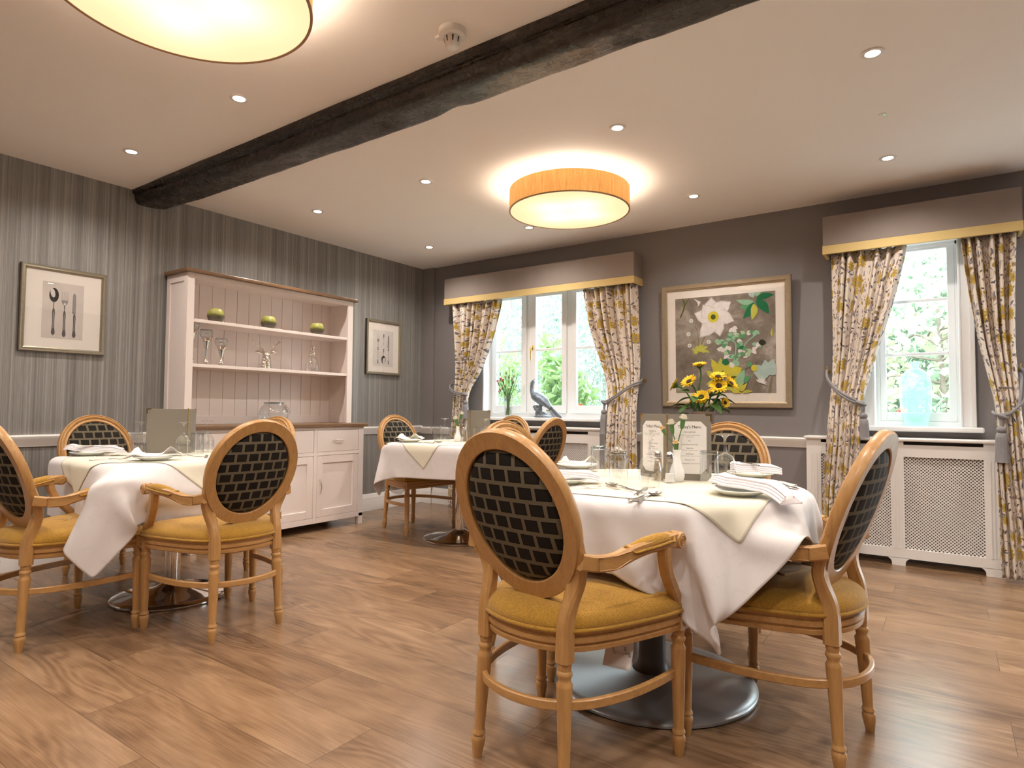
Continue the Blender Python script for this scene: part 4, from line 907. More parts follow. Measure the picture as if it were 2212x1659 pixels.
stem([(.60,.70),(.66,.52),(.60,.36)],.012,A_['g']); stem([(.60,.70),(.62,.50),(.52,.45)],.009,A_['mg']); stem([(.62,.68),(.72,.50),(.82,.42)],.009,A_['mg']); stem([(.61,.69),(.70,.58),(.76,.56)],.009,A_['lg'])
g=random.Random(5)
for (u,v) in ((.46,.46),(.54,.47),(.60,.40),(.66,.41),(.72,.40),(.50,.54),(.55,.60),(.60,.62),(.72,.60),(.77,.58),(.68,.54),(.64,.48),(.80,.40),(.84,.50),(.58,.34),(.53,.51)):
    for k in range(4): lf(u+g.uniform(-.015,.015),v+g.uniform(-.015,.015),g.uniform(150,390),.045,.016,g.choice(['lg','mg','w','g']))
lf(.84,.50,-5,.06,.022,'k'); lf(.70,.53,200,.05,.014,'dg')
for (u,v,d,L,w,c) in ((.50,.80,100,.13,.032,'yg'),(.50,.82,125,.17,.035,'y'),(.52,.82,70,.12,.036,'y'),(.55,.84,35,.13,.05,'y'),(.54,.88,0,.14,.052,'yg'),(.50,.88,-35,.15,.05,'y'),(.46,.86,200,.12,.034,'yg'),(.45,.84,150,.12,.03,'yg'),(.55,.88,-60,.10,.04,'yg'),(.50,.84,95,.06,.012,'ol'),(.56,.86,20,.06,.012,'ol')): lf(u,v,d,L,w,c,.1)
lf(.52,.72,80,.06,.03,'dg'); lf(.62,.73,80,.055,.032,'mg'); lf(.60,.74,120,.05,.02,'w')
stem([(.665,.98),(.70,.85),(.68,.78),(.74,.74)],.007,A_['br']); lf(.66,.94,75,.15,.034,'mg'); lf(.70,.90,50,.08,.02,'g'); lf(.74,.74,60,.05,.02,'g'); put(art,z,poly_ellipse(*q(.80,.75),.026,.026),A_['y'],'painted_bud')
stem([(.93,.995),(.95,.90),(.965,.82)],.010,A_['br'])
for d in (40,75,105,140,170): lf(.94,.82,d,.125,.040,'bl')
for k in range(9): lf(.86,.90,20*k-20,.05,.005,'w')
for d,c in ((10,'yg'),(60,'y'),(120,'yg'),(170,'y'),(90,'yg')): lf(.68,1.0 if d in (10,170) else .985,d,.08,.014,c)
lf(1.0-.03,.45,90,.07,.008,'yg')

art.finish()
# ------------------------------------------------------------------ chairs (local: faces +y, floor at z=0)
def seat_outline(n=10):
    half=[(0,.288),(.11,.285),(.21,.272),(.275,.250),(.291,.225),(.283,.15),(.255,.04),(.222,-.06),(.178,-.142),(.105,-.195),(0,-.214)]
    full=half+[(-x,y) for x,y in half[-2:0:-1]]
    return [(p[0],p[1]) for p in spline(full,5,closed=True)]
OUT=seat_outline()
def ring(f,d,z):
    """outline shrunk by d metres towards the centre"""
    out=[]
    for x,y in OUT:
        cx,cy=0,.05; vx,vy=x-cx,y-cy; L=math.hypot(vx,vy); k=(L-d)/L; out.append((cx+vx*k,cy+vy*k,z))
    return out
def stack(m,rings,capb=True,capt=True,mi=0):
    n=len(rings[0]); b=len(m.v); vs=[p for r in rings for p in r]; fs=[]
    for i in range(len(rings)-1):
        for k in range(n): k2=(k+1)%n; fs.append((i*n+k,i*n+k2,(i+1)*n+k2,(i+1)*n+k))
    if capt: c=len(vs); cx=sum(p[0] for p in rings[-1])/n; cy=sum(p[1] for p in rings[-1])/n; vs.append((cx,cy,rings[-1][0][2]+.001)); fs+=[((len(rings)-1)*n+k,(len(rings)-1)*n+(k+1)%n,c) for k in range(n)]
    if capb: c=len(vs); cx=sum(p[0] for p in rings[0])/n; cy=sum(p[1] for p in rings[0])/n; vs.append((cx,cy,rings[0][0][2])); fs+=[((k+1)%n,k,c) for k in range(n)]
    m.add(vs,fs,mi)
YC,ZC,OA,OB,LEAN=-.199,.736,.221,.242,.36
def oval(r,off,n=64):
    """point ring on the leaning oval: r scales the ellipse, off moves along the oval's forward normal"""
    nv=Vector((0,1,LEAN)).normalized(); out=[]
    for k in range(n):
        a=2*PI*k/n; x=OA*r[0]*math.cos(a); zz=OB*r[1]*math.sin(a)
        x*=1+.03*math.sin(a)
        out.append((x+nv.x*off, YC-LEAN*zz+nv.y*off, ZC+zz+nv.z*off))
    return out
def make_chair(name,label):
    c=empty(name,(0,0,0),0,label,'chair','oval-backed dining armchairs'); W=MT['beech']
    # back frame: moulded oval ring plus the two posts that carry it
    m=MB(); tk=.047/OA
    prof=[(0,-.017),(.06,-.020),(.94,-.020),(1.,-.014),(1.,.004),(.94,.012),(.86,.013),(.80,.009),(.74,.014),(.60,.019),(.46,.016),(.40,.011),(.32,.014),(.14,.014),(.05,.009),(0,.003)]
    rings=[oval((1-tk*(1-p),1-tk*(1-p)),o) for p,o in prof]; n=64; K=len(rings); vs=[p for r in rings for p in r]
    m.add(vs,[(i*n+k,((i+1)%K)*n+k,((i+1)%K)*n+(k+1)%n,i*n+(k+1)%n) for i in range(K) for k in range(n)])
    for s in (-1,1):
        keys=[(.356,.149,-.168,.044,.044),(.40,.149,-.167,.044,.044),(.443,.149,-.165,.043,.044),(.475,.151,-.160,.037,.042),(.52,.156,-.146,.040,.038),(.56,.165,-.140,.047,.035),(.60,.177,-.148,.050,.033),(.64,.188,-.163,.044,.031),(.68,.197,-.178,.030,.028),(.715,.203,-.191,.016,.024)]
        sp=spline(keys,5)
        m.tube([(s*p[1],p[2],p[0]) for p in sp],0,sq=[(p[3],p[4]) for p in sp],up=(0,1,0))
    m.build('back_frame',W,c,smooth=42)
    # upholstered back pads, front (with piping nails) and rear
    fb=MT['brick']
    rr=1-tk
    m=MB(); stack(m,[oval((rr*f,rr*f),o) for f,o in ((1.0,.004),(.985,.012),(.93,.022),(.80,.031),(.6,.037),(.35,.041),(.12,.042))],capb=False); m.build('backrest_front',fb,c,smooth=180)
    m=MB(); R=[oval((rr*f,rr*f),-o) for f,o in ((1.0,.004),(.985,.010),(.93,.018),(.80,.026),(.6,.032),(.35,.036),(.12,.037))]; stack(m,[r[::-1] for r in R],capb=False); m.build('backrest_rear',fb,c,smooth=180)
    m=MB(); m.tube(oval((rr*.985,rr*.985),.012),.0045,6,closed=True)
    for k,p in enumerate(oval((rr*.985,rr*.985),.014,34)): m.sphere(p,.006,6,4)
    m.build('piping',MT['brick'],c,smooth=60)
    # seat rail, cushion
    m=MB(); stack(m,[ring(0,d,z) for z,d in ((.376,.016),(.380,.008),(.392,.006),(.395,.012),(.400,.012),(.403,.004),(.416,.003),(.420,.009),(.424,.008),(.430,.004),(.433,.008))]); m.build('seat_rail',MT['beechx'],c,smooth=42)
    m=MB(); stack(m,[ring(0,d,z) for z,d in ((.432,.010),(.440,.000),(.450,-.002),(.464,.003),(.477,.016),(.487,.038),(.494,.07),(.499,.12),(.502,.18),(.503,.25))],capb=False); seat=m.build('seat_cushion',MT['mustard'],c,smooth=180)
    m=MB(); m.tube(ring(0,-.001,.4375),.0062,8,closed=True); m.build('seat_piping',MT['mustard'],seat,smooth=60)
    # legs
    def legprof(h): return [(0,0),(.0125,0),(.0135,.004),(.0185,.036),(.0205,.050),(.0200,.058),(.0155,.064),(.0195,.068),(.0195,.074),(.016,.078),(.0155,.085),(.0222,h-.064),(.0226,h-.058),(.0175,h-.05),(.017,h-.042),(.0215,h-.034),(.0215,h-.028),(.017,h-.022),(.0195,h-.010),(.0195,h)]
    for s in (-1,1):
        h=.378; M=Matrix(((1,0,(.0)*s/h,s*.269),(0,1,0,.232),(0,0,1,0),(0,0,0,1)))
        m=MB(); m.lathe(legprof(h),24,M=M,flute=(7,.09,h-.07,.09)); m.box(s*.269-.022,s*.269+.022,.210,.254,h-.002,.434)
        fy=.2545
        for k in range(8): m.sphere((s*.269+.0095*math.cos(k*PI/4),fy,.402+.012*math.sin(k*PI/4)),(.004,.003,.004),6,4)
        m.sphere((s*.269,fy,.402),(.0045,.0035,.0045),6,4)
        sx=s*.269+s*.0225
        for k in range(8): m.sphere((sx,.232+.0095*math.cos(k*PI/4),.402+.012*math.sin(k*PI/4)),(.003,.004,.004),6,4)
        m.sphere((sx,.232,.402),(.0035,.0045,.0045),6,4)
        m.build('leg',W,c,smooth=42)
        h=.357; M=Matrix(((1,0,-s*.014/h,s*.163),(0,1,.020/h,-.188),(0,0,1,0),(0,0,0,1)))
        m=MB(); m.lathe(legprof(h),24,M=M,flute=(7,.09,h-.07,.09)); m.build('leg',W,c,smooth=42)
    # bent stretcher
    m=MB(); half=[(.262,.228),(.258,.12),(.240,.0),(.205,-.10),(.165,-.158),(.10,-.207),(.0,-.226)]
    P=spline([(x,y,.245) for x,y in half]+[(-x,y,.245) for x,y in half[-2::-1]],5)
    m.tube(P,0,sq=(.016,.026),up=(0,0,1)); m.build('stretcher',MT['beechx'],c,smooth=42)
    # arms
    for s in (-1,1):
        m=MB(); keys=[(.206,-.175,.632,.026,.044),(.224,-.125,.622,.028,.043),(.243,-.075,.622,.030,.042),(.262,-.02,.640,.034,.040),(.279,.03,.652,.037,.038),(.293,.08,.657,.036,.040),(.303,.125,.660,.034,.044),(.308,.150,.660,.032,.046)]
        sp=spline(keys,5); m.tube([(s*p[0],p[1],p[2]) for p in sp],0,sq=[(p[3],p[4]) for p in sp],up=(0,0,1))
        m.lathe([(.0,-.018),(.021,-.018),(.0245,-.014),(.0245,.014),(.021,.018),(.0,.018)],20,M=Matrix.Translation((s*.309,.152,.657))@Matrix.Rotation(PI/2,4,'Y'))
        for q_,sd in ((.0185,1),(.0185,-1)):
            cx=s*.309+sd*.0185; m.tube([(cx,.152+.017*(1-k/26)*math.cos(k*.62),.657+.017*(1-k/26)*math.sin(k*.62)) for k in range(24)],.0022,5)
        # carved panel line on the arm's sides
        for sd in (-1,1):
            off=sd*.0155; pl=[(.222,-.135,.640),(.243,-.078,.640),(.262,-.030,.650),(.258,-.036,.625),(.243,-.08,.605),(.222,-.135,.605)]
            m.tube([(s*x+off*.99,y,z) for x,y,z in pl],.0016,5,closed=True)
        sup=spline([(.297,.098,.648,.036,.034),(.294,.105,.61,.035,.032),(.287,.132,.56,.034,.032),(.279,.175,.51,.034,.033),(.272,.213,.465,.036,.035),(.269,.230,.432,.042,.042)],5)
        m.tube([(s*p[0],p[1],p[2]) for p in sup],0,sq=[(p[3],p[4]) for p in sup],up=(0,1,.3))
        a=m.build('arm',MT['beechy'],c,smooth=42)
        m=MB(); A=[]; T=spline([(.258,-.03,.655),(.272,.01,.664),(.285,.05,.671),(.297,.09,.676),(.304,.118,.676)],6); n=len(T); rows=[]
        for i,p in enumerate(T):
            t=i/(n-1); e=min(1,math.sin(PI*min(max(t,.0),1))**.35*1.02+.02); row=[]
            for k in range(11):
                an=PI*k/10; row.append((s*p[0]+.0205*e*math.cos(an),p[1],p[2]-.010+.021*e*math.sin(an)))
            rows.append(row)
        m.grid(rows if s>0 else rows); pd=m.build('arm_pad',MT['mustard'],a,smooth=180)
        m=MB(); L_=[(s*p[0]+.0215*min(1,.4+math.sin(PI*i/(n-1))**.4),p[1],p[2]-.012-.006*math.sin(PI*i/(n-1))) for i,p in enumerate(T)]; R2=[(s*p[0]-.0215*min(1,.4+math.sin(PI*i/(n-1))**.4),p[1],p[2]-.012-.006*math.sin(PI*i/(n-1))) for i,p in enumerate(T)]
        top0=(s*T[0][0],T[0][1]-.006,T[0][2]+.004); top1=(s*T[-1][0],T[-1][1]+.006,T[-1][2]+.006)
        m.tube(spline([top0]+L_[1:-1:3]+[top1]+R2[-2:0:-3],4,closed=True),.0042,6,closed=True); m.build('arm_piping',MT['mustard'],a,smooth=60)
    return c
CH={ # x, y, facing (radians), label
'C3a':(-.973,1.660,-.142,'nearest armchair, back turned, at the near side of the round table'),
'C3b':(-.427,2.214,1.428,'armchair seen from its side at the right of the round table'),
'C3c':(-.911,2.906,3.078,'armchair beyond the round table, facing us behind the menu'),
'C3d':(-1.445,2.362,-1.70,'armchair on the far left of the round table, hidden behind the nearest chair'),
'C1a':(-3.38,1.166,.078,'armchair cut off by the left edge of the picture'),
'C1b':(-2.837,1.690,1.53,'armchair with its back to us at the left-hand square table, wholly in view'),
'C1c':(-4.246,1.760,-1.542,'armchair facing us between the left table and the striped wall'),
'C1d':(-3.49,2.134,3.20,'armchair between the left table and the dresser, mostly hidden'),
'C2a':(-3.814,3.977,-1.662,'armchair at the far table, between it and the striped wall corner'),
'C2b':(-3.278,4.453,3.146,'armchair beyond the far table, against the wide window'),
'C2c':(-2.588,3.861,1.571,'armchair at the right side of the far table, back turned')}
proto=make_chair('dining_armchair',CH['C3a'][3]); CHO={}
for i,(k,(x,y,a,l)) in enumerate(CH.items()):
    o=proto if i==0 else copy_tree(proto,None,l)
    o.location=(x,y,0); o.rotation_euler=(0,0,a); CHO[k]=o
def local(k,p):
    x,y,a,_=CH[k]; c,s=math.cos(a),math.sin(a); return (x+c*p[0]-s*p[1],y+s*p[0]+c*p[1],p[2])
# paper tags still hanging under two seats, wrapping under a third
def tagpaper(chair,px,py,w,h,rot,lines,label,fold=.0,sc=1):
    M0=Matrix.Translation((px,py,.376))@Matrix.Rotation(rot,4,'Z')
    m=MB(); rows=[]
    for i in range(9):
        t=i/8; bend=fold*t*t
        rows.append([M0@Vector((x,bend,-h*t)) for x in (-w/2,-w/4,0,w/4,w/2)])
    m.grid(rows); o=m.build('paper_tag',MT['paper'],chair,smooth=60,solid=.0006); o['label']=label
    L=[]
    for (s,size,x,z,ang,mat) in lines:
        t=-z/h; L.append((s,size,mat,M0@Matrix.Translation((x,fold*t*t-.0016,z))@Matrix.Rotation(PI/2-2*fold*t/h,4,'X')@Matrix.Rotation(ang,4,'Z')))
    lettering(L,o)
    return o
tagpaper(CHO['C3a'],.175,.06,.085,.085,R_(10),[('THRUDP',.0125,-.012,-.052,R_(90),MT['ink']),('R\u2022184 756',.0125,.024,-.048,R_(90),MT['ink'])]+[('IIIII IIII III',.006,-.004+.006*k,-.05,R_(90),MT['inkgrey']) for k in range(4)]+[('IIIIIIIIII',.012,.035,-.052,R_(90),MT['ink'])],'white printed paper tag hanging below the seat',-.03)
tagpaper(CHO['C1c'],-.10,.12,.17,.075,R_(-85),[('IIII II III',.016,-.03,-.03,R_(90),MT['leaf']),('III IIII II',.016,-.015,-.03,R_(90),MT['leaf'])],'white paper tag with green print hanging below the seat',-.012)
m=MB()
for k,(a,b,cz,r) in enumerate([(0,-.10,.335,.06),(.05,-.11,.33,.05),(-.05,-.10,.34,.055),(.02,-.09,.315,.04)]): m.sphere((a+.06,b,cz),(r,r*.7,r*.62),14,9)
o=m.build('plastic_wrap',thin_glass('crinkled_plastic',(.93,.93,.93),.22,.6,.15),CHO['C2a'],smooth=180,remesh=.008); o['label']='crumpled clear plastic wrapping below the seat'
d=o.modifiers.new('d','DISPLACE'); tx=bpy.data.textures.new('crinkle','CLOUDS'); tx.noise_scale=.03; d.texture=tx; d.strength=.03

# ------------------------------------------------------------------ tables
TZ={1:.752,2:.760,3:.747}
TC={1:(-3.58,1.78,R_(-2.2)),2:(-3.20,3.87,R_(0)),3:(-.94,2.30,0)}
def table(k,label):
    x,y,a=TC[k]; e=empty('dining_table',(x,y,0),a,label,'table'); z=TZ[k]
    if k==3:
        m=MB(); m.lathe([(0,z-.032),(.538,z-.032),(.548,z-.026),(.548,z-.016),(.540,z-.006),(.52,z-.004),(0,z-.004)],72); m.build('tabletop',MT['tabletop'],e,smooth=40)
        m=MB(); m.lathe([(0,0),(.372,0),(.380,.006),(.380,.014),(.374,.020),(.34,.024),(.11,.038),(.09,.046),(.0,.05)],72); m.build('base',MT['greymetal'],e,smooth=40)
        m=MB(); m.lathe([(.082,.042),(.060,.058),(.052,.085),(.050,.12),(.050,z-.05),(.11,z-.028)],40); m.build('column',plain('dark_grey_column',(.085,.08,.078),.38,.4),e,smooth=50)
    else:
        s=.438; rc=.05; P_=[(sx*(s-rc)+rc*math.cos(a),sy*(s-rc)+rc*math.sin(a)) for sx,sy,a0 in ((1,1,0),(-1,1,PI/2),(-1,-1,PI),(1,-1,1.5*PI)) for a in [a0+PI/2*q/6 for q in range(7)]]
        m=MB(); m.prism(P_,.026,M=Matrix.Translation((0,0,z-.030))); m.build('tabletop',MT['tabletop'],e,smooth=40,bevel=.008)
        m=MB(); m.lathe([(0,0),(.285,0),(.292,.005),(.292,.012),(.286,.017),(.25,.022),(.12,.042),(.07,.060),(.05,.075),(0,.078)],72); b=m.build('base',MT['chrome'],e,smooth=50)
        m=MB(); m.lathe([(.0385,.055),(.0385,z-.05),(.10,z-.028)],36); c=m.build('column',MT['chrome'],e,smooth=50)
        if k==1: 
            for o in (b,c): o.location=(.085,-.012,0)
        else:
            for o in (b,c): o.location=(.0,.0,0)
    return e
table(1,'square table with chrome base at the left, under a white cloth'); table(2,'square table with chrome base in the far corner, under a white cloth'); table(3,'round table with grey disc base in the foreground, under a white cloth')

# ---- draping the cloths: a small position-based cloth settles over the table edge and the chair arms
def drape(k,half,N,rot,shape,caps,walls,steps=120,iters=7,seed=0,grip=.25,outw=(),kick=None):
    f4=np.float32
    cx,cy,ta=TC[k]; zt=TZ[k]; th=.004; RT=.566; r=.010
    g=np.random.default_rng(seed)
    u=np.linspace(-half,half,N); U,V=np.meshgrid(u,u,indexing='ij'); c,s=math.cos(rot),math.sin(rot)
    X=np.stack([c*U-s*V, s*U+c*V, zt+th+g.random(U.shape)*.0015],-1).astype(f4)
    h=2*half/(N-1)
    def sdf(x,y):
        if shape=='round': d=np.hypot(x,y)+1e-9; return d-RT, x/d, y/d
        qx=np.abs(x)-.455; qy=np.abs(y)-.455; px=np.maximum(qx,0); py=np.maximum(qy,0)
        o=np.hypot(px,py); ins=np.minimum(np.maximum(qx,qy),0)
        return o+ins, np.where(o>0,px/(o+1e-9),qx>qy)*np.sign(x), np.where(o>0,py/(o+1e-9),qx<=qy)*np.sign(y)
    d0=sdf(X[...,0],X[...,1])[0]; W=(d0>-.02).astype(f4); FR=W>0
    cons=[]; S=slice; al=S(None)
    def add(sa,sb,L,kf):
        wa,wb=W[sa],W[sb]; ws=wa+wb+1e-9; cons.append((sa,sb,f4(L),(kf*wa/ws)[...,None].astype(f4),(kf*wb/ws)[...,None].astype(f4)))
    for p in (0,1):
        add((S(p,N-1,2),al),(S(p+1,N,2),al),h,1.); add((al,S(p,N-1,2)),(al,S(p+1,N,2)),h,1.)
    for p in (0,1):
        for q in (0,1):
            add((S(p,N-1,2),S(q,N-1,2)),(S(p+1,N,2),S(q+1,N,2)),h*1.41421356,.35)
            add((S(p+1,N,2),S(q,N-1,2)),(S(p,N-1,2),S(q+1,N,2)),h*1.41421356,.35)
    for p in range(4):
        n=4*len(range(p,N-2,4))-3
        add((S(p,N-2,4),al),(S(p+2,p+2+n,4),al),h*2,.12); add((al,S(p,N-2,4)),(al,S(p+2,p+2+n,4)),h*2,.12)
    ct,st=math.cos(-ta),math.sin(-ta)
    def tol(p): x,y=p[0]-cx,p[1]-cy; return np.array([ct*x-st*y,st*x+ct*y,p[2]],f4)
    CP=[(tol(a),tol(b),f4(rr)) for a,b,rr in caps]; WL=[(tol(a),tol(b),f4(rr),f4(-1)) for a,b,rr in walls]+[(tol(a),tol(b),f4(rr),f4(1)) for a,b,rr in outw]
    KM=None if kick is None else ((U*kick[0]>half*.35)&(V*kick[1]>half*.35)).astype(f4)
    dt=f4(.016); Xv=np.zeros_like(X); W3=W[...,None]
    for it in range(steps):
        Xv*=f4(.985 if it<steps*.6 else .92); Xv[...,2]-=f4(9.8)*dt
        if KM is not None and it<steps*.45: Xv[...,0]+=KM*f4(kick[0]*kick[2])*dt; Xv[...,1]+=KM*f4(kick[1]*kick[2])*dt
        P=X+Xv*dt*W3; HIT=np.zeros(W.shape,bool)
        for jt in range(iters):
            for sa,sb,L,ka,kb in cons:
                D=P[sb]-P[sa]; l=np.sqrt(np.einsum('ijk,ijk->ij',D,D))+f4(1e-9); D*=(1-L/l)[...,None]
                P[sa]+=D*ka; P[sb]-=D*kb
            if jt%2==0 and jt<iters-1: continue
            d,nx,ny=sdf(P[...,0],P[...,1]); a=d+r; b=P[...,2]-zt+r
            ao=np.maximum(a,0); bo=np.maximum(b,0); L=np.hypot(ao,bo); pen=th-(np.minimum(np.maximum(a,b),0)+L-r)
            pe=np.where((pen>0)&FR,pen,0); gx=np.where(L>1e-9,ao/(L+1e-9),a>b); gz=np.where(L>1e-9,bo/(L+1e-9),a<=b)
            P[...,0]+=pe*gx*nx; P[...,1]+=pe*gx*ny; P[...,2]+=pe*gz
            for a_,b_,rr in CP:
                ab=b_-a_; t=np.clip(((P-a_)@ab)/(ab@ab),0,1); D=P-(a_+t[...,None]*ab); l=np.sqrt(np.einsum('ijk,ijk->ij',D,D))+f4(1e-9)
                hit=(l<rr)&FR; P+=D*(np.where(hit,rr-l,0)/l)[...,None]
                if jt==iters-1: HIT|=hit
            for a_,b_,rr,sg in WL:                       # arms that stay outside the cloth hold it in towards the table
                ab=(b_-a_)[:2]; t=np.clip(((P[...,:2]-a_[:2])@ab)/(ab@ab+1e-9),0,1); q=a_[:2]+t[...,None]*ab; D=P[...,:2]-q; l=np.hypot(D[...,0],D[...,1])
                pe=np.where((l<rr)&FR&(P[...,2]<a_[2]+t*(b_-a_)[2]+.06),rr-l,0)
                P[...,:2]+=sg*q/(np.hypot(q[...,0],q[...,1])+1e-9)[...,None]*pe[...,None]
        Xv=(P-X)/dt; Xv[HIT]*=f4(grip); X=P
    c2,s2=math.cos(ta),math.sin(ta); O=X.astype(float); x,y=O[...,0].copy(),O[...,1].copy(); O[...,0]=cx+c2*x-s2*y; O[...,1]=cy+s2*x+c2*y
    return O
def armcaps(arms,rad=.034):
    out=[]
    for k,s in arms:
        A=[(s*.206,-.175,.632),(s*.243,-.075,.626),(s*.285,.05,.655-(rad-.034)*.6),(s*.309,.165,.660-(rad-.034)*.6)]
        out+=[(local(k,A[i]),local(k,A[i+1]),rad) for i in range(3)]
    return out
def wallcaps(arms):
    out=armcaps(arms)
    for k,s in arms: out+=[(local(k,(s*.276,.17,.56)),local(k,(s*.269,.27,.50)),.046)]
    return out
def seatcaps(keys):
    out=[]
    for k in keys:
        for s in (-1,1):
            B=[(s*.297,.098,.64),(s*.283,.15,.53),(s*.269,.232,.42)]
            out+=[(local(k,B[i]),local(k,B[i+1]),.030) for i in range(2)]
            out+=[(local(k,(s*.269,.232,.40)),local(k,(s*.269,.232,.2)),.032),(local(k,(s*.20,.10,.435)),local(k,(s*.20,.24,.425)),.066)]
        out+=[(local(k,(-.2,.235,.43)),local(k,(.2,.235,.43)),.062),(local(k,(-.18,.12,.44)),local(k,(.18,.12,.44)),.064)]
    return out
def cloth(k,half,N,rot,shape,over,wall,seats,label,rad=.046,grip=.25,iters=8,outw=(),kick=None):
    O=drape(k,half,N,rot,shape,seatcaps(seats)+armcaps(over,rad),wallcaps(wall),seed=k,grip=grip,iters=iters,outw=outw,kick=kick); off=(0,0)
    m=MB(); m.grid(O); o=m.build('tablecloth',MT['cloth'],None,smooth=180,solid=.0016,subsurf=2)
    x,y,_=TC[k]; tag(o,label,'tablecloth','white damask tablecloths'); return O,(half,rot,off)
def overlay(k,main,half,rot,off,label,lift=.0026,N=44):
    """cream slip cloth lying on the main cloth: follows its surface"""
    O,(mh,mr,mo)=main; n=len(O); u=np.linspace(-half,half,N); c,s=math.cos(rot),math.sin(rot); cm,sm=math.cos(-mr),math.sin(-mr)
    du=np.gradient(O,axis=0); dv=np.gradient(O,axis=1); NN=np.cross(du,dv); NN/=np.linalg.norm(NN,axis=-1,keepdims=True)+1e-12
    V=np.zeros((N,N,3))
    for i in range(N):
        for j in range(N):
            x=off[0]+c*u[i]-s*u[j]-mo[0]; y=off[1]+s*u[i]+c*u[j]-mo[1]; a=(cm*x-sm*y+mh)/(2*mh)*(n-1); b=(sm*x+cm*y+mh)/(2*mh)*(n-1)
            a=min(max(a,0),n-1.001); b=min(max(b,0),n-1.001); i0,j0=int(a),int(b); fa,fb=a-i0,b-j0
            w=[(i0,j0,(1-fa)*(1-fb)),(i0+1,j0,fa*(1-fb)),(i0,j0+1,(1-fa)*fb),(i0+1,j0+1,fa*fb)]
            p=sum(O[q]*ww for q,ww in (((A,B),W_) for A,B,W_ in w)); nn=sum(NN[q]*ww for q,ww in (((A,B),W_) for A,B,W_ in w))
            V[i,j]=p+nn*lift
    m=MB(); m.grid(V); o=m.build('slip_cloth',MT['overlay'],None,smooth=180,solid=.0012,subsurf=1,soff=0)
    tag(o,label,'table overlay','cream slip cloths'); return V
C1=cloth(1,.765,46,0,'square',[],[('C1a',-1),('C1b',-1),('C1b',1),('C1c',-1),('C1c',1),('C1d',-1),('C1d',1)],['C1b','C1c'],'white tablecloth hanging low over the left-hand square table',.036,.9,10,[(local('C1a',(.283,.04,.655)),local('C1a',(.312,.185,.66)),.055)],(1,-1,9.))
C2=cloth(2,.695,40,0,'square',[('C2a',1),('C2a',-1)],[('C2b',-1),('C2b',1),('C2c',-1),('C2c',1)],['C2a'],'white tablecloth over the far table in the corner')
C3=cloth(3,.70,46,R_(-13.),'round',[('C3b',-1)],[('C3b',1),('C3a',-1),('C3a',1),('C3c',-1),('C3c',1),('C3d',-1),('C3d',1)],['C3a','C3b'],'white tablecloth over the round table in the foreground',iters=13)
overlay(1,C1,.465,R_(45),(-.0,.0),'cream slip cloth laid cornerwise on the left-hand table')
overlay(2,C2,.44,R_(45),(-.03,.0),'cream slip cloth laid cornerwise on the far table')
overlay(3,C3,.475,R_(2),(.0,.0),'cream slip cloth laid on the round table')
# ------------------------------------------------------------------ tableware
def Z(k): return TZ[k]+.0078
def wine_glass(k,x,y,label,h=.19):
    e=empty('wine_glass',(x,y,Z(k)),0,label,'wine glass','upturned wine glasses'); s=h/.19
    m=MB(); m.lathe([(.0315,.0),(.0365,.022*s),(.0415,.050*s),(.0405,.072*s),(.034,.094*s),(.022,.108*s),(.010,.114*s),(.0,.116*s)],40); m.build('bowl',MT['glass'],e,smooth=60)
    m=MB(); m.lathe([(.0,.112*s),(.010,.114*s),(.0065,.122*s),(.0042,.140*s),(.0045,.160*s),(.0065,.174*s),(.016,.183*s),(.034,.187*s),(.035,.189*s),(.034,.190*s),(.0,.190*s)],36); m.build('stem_and_foot',MT['glass'],e,smooth=60)
    return e
def tumbler(k,x,y,label,h=.124):
    e=empty('tumbler',(x,y,Z(k)),0,label,'tumbler','upturned water tumblers')
    m=MB(); m.lathe([(.0355,0),(.0352,.06),(.0345,h-.012),(.0325,h-.012)],40); m.build('wall_of_glass',MT['glass'],e,smooth=60)
    m=MB(); m.lathe([(0,h-.016),(.0325,h-.015),(.0345,h-.010),(.0345,h-.003),(.032,h),(.012,h-.002),(0,h-.003)],40); m.build('thick_base',MT['glassbase'],e,smooth=60)
    return e
def shaker(k,x,y,label,fill,name,cat):
    e=empty(name,(x,y,Z(k)),0,label,cat,'salt and pepper shakers')
    m=MB(); m.lathe([(0,0),(.0235,0),(.0235,.004),(.0185,.045),(.0135,.092),(.0135,.096)],10); m.build('glass_body',MT['glass'],e,smooth=20)
    top=.036 if fill is MT['salt'] else .090
    m=MB(); m.lathe([(0,.005),(.0200,.005),(.0165,.036)]+([(.0118,.088)] if top>.05 else [])+[(0,top+.001)],10); m.build('filling',fill,e,smooth=20)
    m=MB(); m.lathe([(.0145,.093),(.0148,.098),(.0135,.100),(.0138,.103),(.0128,.110),(.009,.117),(.004,.120),(0,.1205)],24); m.build('screw_cap',MT['steel'],e,smooth=50)
    return e
def carnation(m_f,m_g,tip,r,up=(0,0,1),seed=0):
    g=random.Random(seed); U=Vector(up).normalized(); A=U.orthogonal().normalized(); B=U.cross(A)
    T=Vector(tip)
    m_g.tube([T-U*r*2.0,T-U*r*1.1,T-U*r*.2],[r*.28,r*.45,r*.5],7)
    for l in range(3):
        for k in range(9):
            a=2*PI*k/9+l*.35; d=A*math.cos(a)+B*math.sin(a); rr=r*(1-.25*l); hh=r*(.15+.32*l); w=r*.42; s_=U.cross(d)
            p0=T+U*(-.25*r)+d*rr*.15; p1=T+U*hh+d*rr*.75+s_*w; p2=T+U*(hh+.10*r+g.uniform(-.12,.12)*r)+d*rr; p3=T+U*hh+d*rr*.75-s_*w
            m_f.add([p0,p1,p2,p3],[(0,1,2),(0,2,3)])
